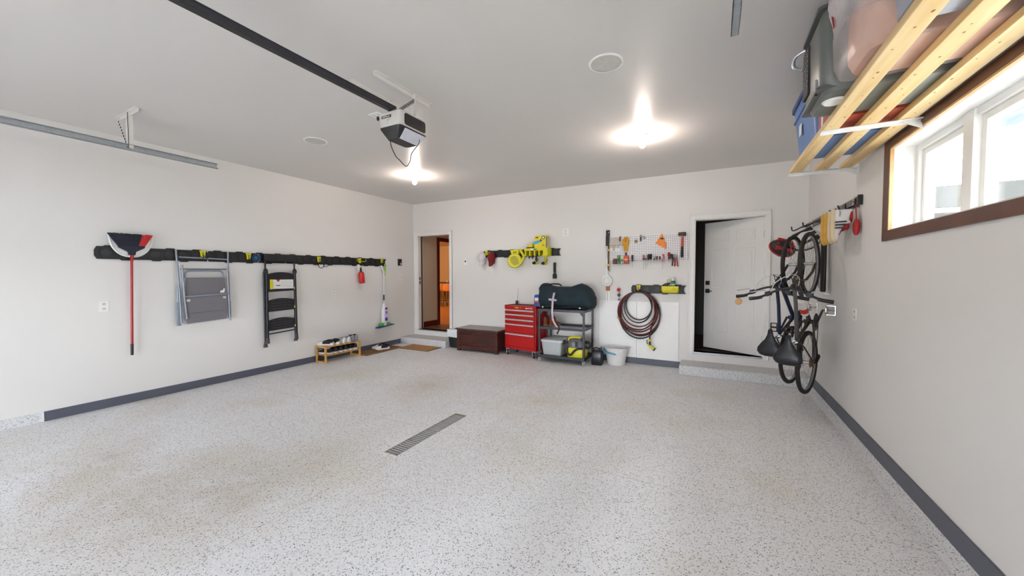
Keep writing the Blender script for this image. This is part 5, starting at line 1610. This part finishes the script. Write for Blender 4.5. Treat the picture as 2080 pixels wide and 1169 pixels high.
def cable():
    t = thing('black_cable', 'tangled black cable heaped in the yellow bin', 'cable', (-.655, YB - .095, 1.303))
    P = [(.05 * math.cos(k * .9) + .01 * math.sin(k * 2.1), .02 * math.sin(k * 1.3), .022 + .024 * math.sin(k * .9 + 1)) for k in range(22)]
    MB().tube(smooth_path(P, 3), .007, 6).build('cable_coil', m_black, t, smooth=True)
cable()
tp = thing('green_tape_ring', 'small pale green ring standing up behind the black cable', 'ring', (-.622, YB - .06, 1.385))
MB().torus((0, 0, 0), .020, .006, 'y', 18, 6).build('band', mat('lime_band', (186, 196, 130), .5), tp, smooth=True)
MB().tube([(0, 0, -.022), (-.005, 0, -.07)], .004, 6).build('stem', m_plate, tp)
bt = thing('sunscreen_bottle', 'green bottle with white cap in the yellow bin', 'bottle', (-.550, YB - .085, 1.302))
MB().loft(rr_loft([(-.032, .032, -.018, .018, 0), (-.032, .032, -.018, .018, .07), (-.022, .022, -.014, .014, .088)], .012)).build('bottle', mat('deep_green_bottle', (36, 96, 84), .35), bt, smooth=True)
MB().lathe([(.020, .086), (.017, .125), (.010, .135), (.001, .135)], 14).build('cap', m_plate, bt, smooth=True)
MB().box(-.028, .028, -.0195, -.017, .015, .04).build('label_band', mat('lime_label', (150, 200, 80), .5), bt)
bl = thing('blue_cloth', 'blue rolled cloth at the right end of the yellow bin', 'cloth', (-.480, YB - .07, 1.300))
MB().loft([[(x, .018 * math.cos(a) * (1 + .1 * math.sin(x * 90)), .014 + .014 * math.sin(a)) for a in [2 * PI * k / 10 for k in range(10)]] for x in (-.045, -.02, .01, .03, .045)]).build('roll', mat('royal_blue_cloth', (36, 50, 130), .8, var=.1), bl, smooth=True)

# ------------------------------------------------------------------ lumber shelf with totes above the window
m_pine = wood_mat('pine_lumber', (216, 182, 124), (232, 206, 158), 2.2, .6, (9, .6, 9))
m_knot = mat('pine_knot', (150, 98, 50), .7, var=.2)
m_brk = mat('white_bracket_steel', (226, 226, 226), .4, .1)
sf = thing('lumber_shelf', 'overhead shelf of three pine boards on white brackets above the window', 'shelf', (XR, 4.50, 2.45))
BW = .089
for x in (-.507, -.317, -.134):
    b = MB().box(x, x + BW, -3.6, 0, 0, .038).build('board', m_pine, sf, bevel=.003)
    for k in range(22):
        y = -.1 - 3.3 * k / 22 - random.uniform(0, .1)
        kx = x + random.uniform(.015, BW - .015)
        MB().ell((kx, y, 0), (random.uniform(.003, .006), random.uniform(.004, .011), .0008), 8, 4).build('knot', m_knot, b)
for y in (-.012, -1.23, -3.35):
    k = MB().box(-.512, 0, y - .020, y + .020, -.006, -.001).box(-.512, 0, y + .017, y + .020, -.022, -.001).build('bracket', m_brk, sf, bevel=.001)
    MB().box(-.008, 0, y - .022, y + .022, -.06, .45).build('wall_leg', m_brk, k)
    MB().bar((-.10, y, -.004), (-.004, y, -.055), .03, .004, (0, 1, 0)).build('gusset', m_brk, k)
    for x in (-.418, -.228):
        MB().box(x + .004, x + .09, y + .02, y + .055, .004, .012).build('clip_plate', m_steel, k)
        MB().cyl((x + .045, y + .037, .001), (x + .045, y + .037, .005), .008, n=8).build('bolt', m_dkmetal, k)
    MB().cyl((-.03, y, -.010), (-.03, y, -.005), .007, n=8).build('bolt', m_chrome, k)

ZS = 2.489
def tote(name, label, cat, x0, x1, y0, y1, h, mb_, ml, taper=.04, lid=.03, ribs=True, cat_mat=None):
    t = thing(name, label, cat, ((x0 + x1) / 2, (y0 + y1) / 2, ZS))
    a, b = (x1 - x0) / 2, (y1 - y0) / 2
    MB().loft(rr_loft([(-a + taper, a - taper, -b + taper, b - taper, 0), (-a, a, -b, b, h - lid)], .035)).build('tub', mb_, t, smooth=True)
    MB().loft(rr_loft([(-a - .015, a + .015, -b - .015, b + .015, h - lid - .012), (-a - .018, a + .018, -b - .018, b + .018, h - .008), (-a + .02, a - .02, -b + .02, b - .02, h)], .04)).build('lid', ml, t, smooth=True)
    if ribs:
        MB().loft(rr_loft([(-a - .004, a + .004, -b - .004, b + .004, h * .70), (-a - .003, a + .003, -b - .003, b + .003, h * .73)], .035)).build('rib', mb_, t, smooth=True)
    return t
m_blue = mat('blue_tote_plastic', (92, 128, 182), .4, var=.04)
m_navyl = mat('navy_lid_plastic', (30, 62, 112), .4)
t = tote('storage_tote', 'blue storage tote with navy lid at the far end of the overhead shelf', 'tote', .615, 1.10, 3.50, 4.20, .455, m_blue, m_navyl)
MB().box(-.236, -.232, .05, .13, .15, .24).build('paper_label', m_plate, t)
m_olivec = mat('grey_green_case', (104, 108, 104), .38, var=.05)
cs = thing('hard_case', 'grey green hard case with black vent overhanging the lumber shelf', 'case', (.775, 2.885, ZS))
MB().loft(rr_loft([(-.235, .27, -.20, .20, 0), (-.268, .29, -.225, .225, .05), (-.275, .29, -.225, .225, .40), (-.24, .27, -.20, .20, .50)], .06)).build('shell', m_olivec, cs, smooth=True)
MB().prism(rrect(.04, .19, .10, .40, .02), 'x', -.281, -.262).build('vent_panel', m_hole, cs)
vd = mat('vent_dot', (150, 152, 150), .5)
mbv = MB()
for i in range(4):
    for k in range(9):
        mbv.box(-.284, -.280, .06 + i * .035, .068 + i * .035, .125 + k * .03, .133 + k * .03)
o = mbv.build('vent_dots', vd, cs)
o['kind'] = 'stuff'
for z in (.455, .02):
    MB().loft(rr_loft([(-.282, -.10, -.21, .23, z), (-.282, -.10, -.21, .23, z + .018)], .03)).build('seam_band', mat('case_band', (84, 88, 86), .4), cs, smooth=True)
MB().tube(smooth_path([(-.27, .20, .44), (-.32, .23, .42), (-.32, .255, .37), (-.275, .23, .33)], 4), .010, 8).build('handle', m_steel, cs, smooth=True)
MB().lathe([(.001, -.010), (.05, -.010), (.06, 0), (.001, 0)], 20, Matrix.Translation((-.17, -.05, -.002)) @ Matrix.Scale(1.0, 4)).build('white_wheel_cover', m_plate, cs, smooth=True)
MB().box(-.28, -.262, -.15, -.12, .02, .10).build('latch', m_steel, cs, bevel=.003)
# clear tote wrapped in plastic film
m_film = mat('milky_plastic_film', (222, 206, 202), .3, var=.10, scale=7, alpha=.9)
m_peach = mat('peach_contents', (220, 174, 150), .6, var=.12, scale=5)
bg = thing('plastic_wrapped_tote', 'clear tote with peach contents under milky plastic film on the shelf', 'tote', (.83, 2.405, ZS))
MB().loft(rr_loft([(-.225, .24, -.165, .165, .006), (-.245, .25, -.18, .18, .06), (-.245, .25, -.18, .18, .29)], .07)).build('tub', m_peach, bg, smooth=True)
rings = []
for j, (k, z) in enumerate(((1.0, .005), (1.07, .06), (1.075, .20), (1.10, .30), (1.15, .37), (1.13, .45), (.98, .52), (.6, .545))):
    ring = []
    for i, (a, b) in enumerate(rrect(-.275, .27, -.20, .20, .07, 6)):
        amp = .0 if j < 2 else .018
        wv = 1 + amp * math.sin(i * 2.1 + j * 1.3) + amp * math.sin(i * .9 - j * 2.2)
        ring.append((a * k * wv, b * k * wv, z + amp * .6 * math.sin(i * 1.7 + j)))
    rings.append(ring)
def film_mat():
    m = bpy.data.materials.new('crumpled_plastic_film')
    m.use_nodes = True
    n, l = m.node_tree.nodes, m.node_tree.links
    p = n['Principled BSDF']
    p.inputs['Base Color'].default_value = lin((226, 220, 222)) + (1,)
    p.inputs['Roughness'].default_value = .25
    nzn = n.new('ShaderNodeTexNoise')
    nzn.inputs['Scale'].default_value = 6
    nzn.inputs['Detail'].default_value = 5
    tcn = n.new('ShaderNodeTexCoord')
    sp = n.new('ShaderNodeSeparateXYZ')
    mr = n.new('ShaderNodeMapRange')          # film is gathered, thicker, towards its knot on top
    mr.inputs['From Min'].default_value, mr.inputs['From Max'].default_value = .12, .36
    mr.inputs['To Min'].default_value, mr.inputs['To Max'].default_value = .22, .90
    bp = n.new('ShaderNodeBump')
    bp.inputs['Strength'].default_value = .6
    bp.inputs['Distance'].default_value = .02
    l.new(tcn.outputs['Object'], sp.inputs[0])
    l.new(sp.outputs['Z'], mr.inputs['Value'])
    l.new(mr.outputs['Result'], p.inputs['Alpha'])
    l.new(tcn.outputs['Object'], nzn.inputs['Vector'])
    l.new(nzn.outputs['Fac'], bp.inputs['Height'])
    l.new(bp.outputs['Normal'], p.inputs['Normal'])
    return m
MB().loft(rings).build('film_wrap', film_mat(), bg, smooth=True)
MB().obox((-.305, .13, .30), (.004, .012, .11), (-.5, 0, 0)).build('red_tie', m_hr, bg)
m_mauve = mat('mauve_grey_plastic', (132, 138, 164), .4, var=.05)
tote('storage_tote', 'blue grey storage tote at the near end of the overhead shelf', 'tote', .600, 1.10, 1.56, 2.13, .43, mat('smoky_clear_plastic', (150, 156, 172), .3, var=.08), m_mauve, .03, .05, True)
rcn = thing('red_carton', 'copper red carton squeezed between the blue tote and the hard case', 'carton', (.86, 3.295, ZS))
MB().box(-.21, .21, -.155, .155, 0, .24).build('carton', mat('copper_red_card', (168, 70, 48), .5, var=.2, scale=6), rcn, bevel=.003)
MB().box(-.213, -.209, .02, .06, .01, .23).build('white_stripe', m_plate, rcn)

# ------------------------------------------------------------------ wall track with hooks
m_trk = mat('grey_track', (112, 108, 106), .4, .4, var=.05)
tk = thing('wall_track', 'dark grey metal hook track on the right wall above the bikes', 'track', (XR, 4.36, 2.137))
MB().box(-.028, 0, 0, 2.12, -.036, .036).build('rail', m_trk, tk, bevel=.003)
MB().box(-.036, .0, -.012, .006, -.044, .044).build('end_cap', m_black, tk, bevel=.004)
for y in (.12, .62, 1.25, 1.75):
    MB().box(-.034, -.026, y - .022, y + .022, -.046, .046).build('clip', mat('white_clip', (206, 204, 204), .4), tk, bevel=.003)
def big_hook(y, label, L=.19, dz=-.04):
    t = thing('track_hook', label, 'hook', (XR - .03, y, 2.13), 0, 'hooks on the wall track')
    MB().box(-.008, 0, -.02, .02, -.055, .03).build('plate', m_black, t, bevel=.003)
    MB().tube(smooth_path([(-.004, 0, -.03), (-L * .6, 0, -.045 + dz * .3), (-L, 0, -.03 + dz), (-L - .02, 0, .02 + dz)], 5), .007, 8).build('arm', m_black, t, smooth=True)
    MB().tube([(-.004, 0, .02), (-L * .7, 0, -.05 + dz * .5)], .004, 6).build('stay', m_chrome, t, smooth=True)
big_hook(4.44, 'black track hook holding the white striped shoes', .10)
big_hook(4.72, 'black track hook holding the yellow soled shoes', .10)
big_hook(5.12, 'long black track hook holding the nearer bicycle wheel', .24, -.10)
big_hook(5.52, 'long black track hook holding the farther bicycle wheel', .28, -.10)

# shoes hung heel up with their soles turned to the room
m_gum = mat('yellow_gum_sole', (206, 160, 66), .6, var=.1)
m_gsole = mat('grey_lug_sole', (108, 106, 104), .7, var=.1)
m_redw = mat('red_accent', (166, 26, 30), .5)
def hung_shoe(y, x, label, cols, stripes, yaw=0.0):
    t = shoe('hanging_sneaker', label, (x, y, 2.065), 0, cols, 'sneakers on the wall track', .29, .75, rot=(0, PI / 2, math.radians(yaw)))
    if stripes:
        for k in range(3):
            MB().box(.105 + k * .026, .117 + k * .026, -.052, -.033, .030, .108 - k * .006).build('stripe', m_hole, t)
        text('adidas', .022, m_hole, t, Matrix.Translation((.035, -.0385, .062)) @ Matrix.Rotation(PI / 2, 4, 'X') @ Matrix.Rotation(math.radians(0), 4, 'Z'))
        MB().ell((.15, .0, .105), (.035, .03, .022), 12, 6).build('tongue', m_redw, t, smooth=True)
    return t
hung_shoe(4.425, .945, 'white sneaker with three black stripes hung at the track end', (m_shw, mat('cream_red_sole', (214, 196, 160), .6), m_redw, m_redw), True, -15)
hung_shoe(4.545, .945, 'white sneaker with cream sole behind the three-striped one', (m_shw, mat('cream_red_sole', (214, 196, 160), .6), m_redw, m_redw), True, -15)
hung_shoe(4.675, .945, 'yellow soled sneaker on the track, nearer one of its pair', (m_shg, m_gum, m_shb, m_shb), False, -14)
hung_shoe(4.795, .945, 'yellow soled sneaker on the track, nearer the bicycles', (m_shw, m_gum, m_shb, m_shb), False, -14)
rdb = thing('red_pouch', 'dark red pouch hanging behind the striped sneaker', 'pouch', (XR - .035, 4.37, 1.90))
MB().ell((0, 0, 0), (.025, .035, .075), 14, 8).build('body', m_redw, rdb, smooth=True)
MB().tube([(0, 0, .07), (0, .03, .20)], .004, 6).build('cord', m_redw, rdb)

# ------------------------------------------------------------------ helmets
def helmet(loc, rot, m1, m2, label):
    t = thing('bike_helmet', label, 'helmet', loc, rot=rot, group='bike helmets')
    rings = []
    for j in range(7):
        a = PI / 2 * j / 7
        r = math.cos(a) ** .8
        rings.append([(.145 * r * math.cos(2 * PI * k / 20), .105 * r * math.sin(2 * PI * k / 20), .125 * math.sin(a)) for k in range(20)])
    MB().loft(rings).build('shell', m1, t, smooth=True)
    for s in (-.055, 0, .055):
        MB().loft([[(x, s + w_ * c_, .012 + z + .004) for c_, z in ((-1, 0), (1, 0), (.6, .008), (-.6, .008))] for x, w_, z in ()] or [[(-.10, s - .016, .06), (-.10, s + .016, .06), (-.10, s + .016, .104), (-.10, s - .016, .104)], [(.08, s - .016, .07), (.08, s + .016, .07), (.08, s + .016, .123), (.08, s - .016, .123)]]).build('vent', m2, t)
    MB().loft([oval(.148, .108, -.004, 20), oval(.150, .110, .010, 20), oval(.146, .106, .026, 20)], caps=False).build('rim_band', m2, t, smooth=True)
    MB().tube(smooth_path([(.02, .10, .0), (.01, .06, -.08), (.0, 0, -.11), (.01, -.06, -.08), (.02, -.10, 0)], 5), .005, 6).build('chin_strap', m_black, t, smooth=True)
    return t
helmet((.735, 5.63, 1.80), (math.radians(70), math.radians(20), math.radians(15)), m_black, m_redw, 'black and red bike helmet behind the top wheels')
hw_ = helmet((.968, 5.66, 1.885), (math.radians(62), math.radians(-25), math.radians(10)), m_plate, m_hole, 'white bike helmet behind the top wheels')
hw_.scale = (1.15, 1.15, 1.15)
bgp = thing('pump_bag', 'slim black padded pump bag hanging against the right wall behind bikes', 'bag', (XR - .055, 5.36, 1.29))
MB().loft([[(x * w_, y * w_ * 1.3, z) for x, y in [(.026 * math.cos(2 * PI * k / 14), .04 * math.sin(2 * PI * k / 14)) for k in range(14)]] for z, w_ in ((0, .8), (.02, 1), (.40, 1), (.55, .95), (.60, .6))]).build('sleeve', m_black, bgp, smooth=True)
MB().tube([(-.05, -.06, .04), (-.052, -.055, .50)], .007, 8).build('chrome_tube', m_chrome, bgp, smooth=True)

# ------------------------------------------------------------------ bicycles hung by the front wheel
m_tyre = mat('black_tyre', (32, 26, 24), .7, var=.1)
m_rim = mat('grey_rim', (150, 150, 152), .3, .7)
m_sad = mat('black_saddle_vinyl', (22, 24, 32), .32, var=.06)
def bicycle(loc, ang, label, m_fr, m_fr2, m_bar, bottle=False, mirror=False, lean=0.0):
    """x forward, y to the rider's left, z up; origin at the rear axle; hung nose up"""
    u = Vector((-math.sin(ang), -math.cos(ang), 0))
    z_ = Vector((math.sin(lean) * 0, 0, 1))
    y_ = u.cross(z_)
    M3 = Matrix(((z_.x, y_.x, u.x), (z_.y, y_.y, u.y), (z_.z, y_.z, u.z)))
    t = thing('bicycle', label, 'bicycle', loc, rot=M3.to_euler(), group='bicycles on the right wall')
    WB, RW = 1.044, .335
    for x in (0, WB):
        wh = MB().torus((x, 0, 0), RW - .021, .022, 'y', 44, 8).build('tyre', m_tyre, t, smooth=True)
        MB().torus((x, 0, 0), RW - .042, .009, 'y', 44, 6).build('rim', m_rim, wh, smooth=True)
        MB().cyl((x, -.045, 0), (x, .045, 0), .017, n=12).build('hub', m_chrome, wh, smooth=True)
        sp = MB()
        for k in range(24):
            a = 2 * PI * k / 24
            s = .03 if k % 2 else -.03
            b = a + (.45 if (k // 2) % 2 else -.45)
            sp.tube([(x + .015 * math.cos(b), s, .015 * math.sin(b)), (x + (RW - .045) * math.cos(a), 0, (RW - .045) * math.sin(a))], .0012, 4)
        o = sp.build('spokes', m_chrome, wh)
        o['kind'] = 'stuff'
    BB = (.43, 0, -.055)
    def tb(name, P, r, m=m_fr, n=10):
        return MB().tube(P, r, n).build(name, m, t, smooth=True)
    tb('seat_tube', [BB, (.262, 0, .40)], .016, m_fr2)
    tb('down_tube', [(.852, 0, .375), BB], .021)
    tb('top_tube', [(.822, 0, .465), (.60, 0, .40), (.268, 0, .355)], .017)
    tb('head_tube', [(.865, 0, .345), (.818, 0, .505)], .022, m_fr2)
    for s in (-1, 1):
        tb('chain_stay', [(BB[0], s * .03, BB[2]), (.30, s * .045, -.04), (0, s * .062, 0)], .010, m_fr2)
        tb('seat_stay', [(.262, s * .02, .36), (.20, s * .045, .28), (0, s * .062, 0)], .008, m_fr2)
        tb('fork_blade', [(.868, s * .028, .335), (.885, s * .052, .29), (.955, s * .055, .12), (WB, s * .052, 0)], .013, m_fr2)
    tb('fork_crown', [(.868, -.05, .335), (.868, .05, .335)], .018, m_fr2)
    tb('seat_post', [(.262, 0, .38), (.225, 0, .585)], .013, m_chrome)
    MB().lathe([(.024, -.012), (.026, .012)], 14, Matrix.Translation((.257, 0, .40))).build('seat_clamp', m_chrome, t, smooth=True)
    # saddle
    S = ((.352, .012, .606, .012), (.335, .022, .616, .020), (.29, .028, .622, .030), (.24, .050, .628, .046), (.19, .090, .636, .058), (.145, .118, .644, .066), (.105, .122, .646, .066), (.075, .100, .640, .054), (.060, .055, .626, .022))
    rings = []
    for x, hw_, zt, th_ in S:
        ring = []
        for k in range(14):
            a = 2 * PI * k / 14
            c_, s_ = math.cos(a), math.sin(a)
            dip = .008 * math.exp(-(c_ / .25) ** 2) if (s_ > 0 and x < .22) else 0
            ring.append((x, hw_ * math.copysign(abs(c_) ** .8, c_), zt - th_ / 2 + th_ / 2 * math.copysign(abs(s_) ** .8, s_) - dip))
        rings.append(ring)
    sd_ = MB().loft(rings).build('saddle', m_sad, t, smooth=True)
    MB().tube([(.33, -.012, .60), (.20, -.02, .585), (.10, -.03, .60)], .004, 6).build('saddle_rail', m_chrome, sd_, smooth=True)
    MB().tube([(.33, .012, .60), (.20, .02, .585), (.10, .03, .60)], .004, 6).build('saddle_rail', m_chrome, sd_, smooth=True)
    # stem and handlebar
    tb('stem', [(.818, 0, .50), (.800, 0, .585), (.80, 0, .605)], .016, m_bar)
    P = smooth_path([(.690, -.315, .625), (.715, -.22, .635), (.775, -.10, .625), (.80, 0, .610), (.775, .10, .625), (.715, .22, .635), (.690, .315, .625)], 5)
    hb = MB().tube(P, .011, 10).build('handlebar', m_bar, t, smooth=True)
    for s in (-1, 1):
        MB().tube([(.708, s * .225, .634), (.698, s * .26, .630), (.686, s * .335, .624)], [.016, .0165, .0185], 12).build('grip', m_black, hb, smooth=True)
        MB().tube(smooth_path([(.745, s * .165, .64), (.775, s * .20, .655), (.762, s * .27, .660), (.755, s * .315, .655)], 4), .006, 8).build('brake_lever', m_chrome, hb, smooth=True)
        MB().obox((.745, s * .165, .638), (.045, .05, .035), (0, 0, s * .4)).build('shifter', m_black, hb, bevel=.006)
        MB().tube(smooth_path([(.75, s * .15, .645), (.86, s * .10, .64), (.93, s * .0, .56), (.90, -s * .03, .44), (.82, -s * .02, .42)], 6), .0035, 6).build('cable', mat('pale_cable', (206, 202, 190), .4) if s > 0 else m_black, hb, smooth=True)
    # drivetrain on the rider's right
    rg = MB().lathe([(.062, -.002), (.092, -.002), (.094, 0), (.092, .002), (.062, .002)], 32, Matrix.Translation((BB[0], -.055, BB[2])) @ Matrix.Rotation(PI / 2, 4, 'X')).build('chainring', m_dkmetal, t, smooth=True)
    for k in range(5):
        a = 2 * PI * k / 5
        MB().bar((BB[0], -.055, BB[2]), (BB[0] + .066 * math.cos(a), -.055, BB[2] + .066 * math.sin(a)), .004, .014, (0, 1, 0)).build('spider_arm', m_dkmetal, rg)
    ca = math.radians(42)
    for s in (-1, 1):
        e = (BB[0] - s * .165 * math.cos(ca), s * .085, BB[2] - s * .165 * math.sin(ca) * -1)
        cr_ = MB().tube([(BB[0], s * .065, BB[2]), e], [.013, .010], 8).build('crank_arm', m_dkmetal, t, smooth=True)
        pdl = MB().prism(rrect(e[0] - .048, e[0] + .048, e[2] - .035, e[2] + .035, .015), 'y', e[1] + s * .03, e[1] + s * .038)
        pdl.tube([(e[0] - .048, e[1] + s * .03, e[2]), (e[0] - .048, e[1] + s * .105, e[2])], .006, 6).tube([(e[0] + .048, e[1] + s * .03, e[2]), (e[0] + .048, e[1] + s * .105, e[2])], .006, 6).tube([(e[0] - .05, e[1] + s * .105, e[2]), (e[0] + .05, e[1] + s * .105, e[2])], .007, 6).tube([(e[0], e[1], e[2]), (e[0], e[1] + s * .105, e[2])], .010, 8)
        pdl.build('pedal', m_chrome if s < 0 else m_black, cr_, smooth=True)
    tb('bottom_bracket', [(BB[0], -.05, BB[2]), (BB[0], .05, BB[2])], .022, m_fr2, 14)
    MB().lathe([(.020, -.02), (.052, -.014), (.040, 0), (.030, .014)], 24, Matrix.Translation((0, -.045, 0)) @ Matrix.Rotation(PI / 2, 4, 'X')).build('cassette', mat('bronze_cassette', (120, 92, 60), .35, .6), t, smooth=True)
    ch = [(BB[0], -.055, BB[2] + .092), (0, -.055, .045), (-.045, -.055, 0), (0, -.055, -.045), (.02, -.055, -.09), (.06, -.055, -.12), (.10, -.055, -.10), (BB[0] - .05, -.055, BB[2] - .085), (BB[0] + .05, -.055, BB[2] - .08), (BB[0] + .09, -.055, BB[2])]
    MB().tube(ch, .004, 6, True).build('chain', mat('dark_chain', (70, 62, 54), .4, .5), t, smooth=True)
    MB().bar((.0, -.07, -.01), (.06, -.07, -.125), .012, .03, (0, 1, 0)).cyl((.06, -.062, -.12), (.06, -.078, -.12), .022, n=12).build('derailleur', m_black, t)
    if bottle:
        bt_ = MB().tube([(.52, 0, .10), (.60, 0, .175), (.66, 0, .23), (.672, 0, .241)], [.034, .036, .034, .015], 14).build('water_bottle', mat('white_bottle', (226, 220, 216), .35), t, smooth=True)
        MB().tube([(.545, 0, .1235), (.59, 0, .165)], .0368, 14).build('red_band', mat('bottle_red', (196, 50, 40), .35), bt_, smooth=True)
    if mirror:
        MB().tube(smooth_path([(.690, .310, .625), (.668, .305, .640), (.650, .302, .650)], 4), .006, 6).build('mirror_arm', m_chrome, hb, smooth=True)
        MB().lathe([(.001, -.006), (.034, -.006), (.038, 0), (.034, .008), (.001, .010)], 20, Matrix.Translation((.632, .300, .655)) @ Matrix.Rotation(math.radians(12), 4, 'Y')).build('mirror', mat('amber_reflector', (190, 150, 104), .25), hb, smooth=True)
    return t, M3
m_navyf = mat('navy_frame', (28, 38, 66), .3, .2)
m_brownf = mat('dark_brown_frame', (58, 48, 42), .3, .3)
m_grf = mat('graphite_frame', (84, 82, 84), .3, .3)
near, M3 = bicycle((.895, 4.985, .552), math.radians(24), 'dark brown bicycle hung nose up on the right wall, nearer to camera', m_grf, m_brownf, m_black, True)
far, M3b = bicycle((.815, 5.370, .552), math.radians(26), 'navy blue bicycle hung nose up on the right wall, farther one', m_navyf, m_navyf, m_black, False, True)
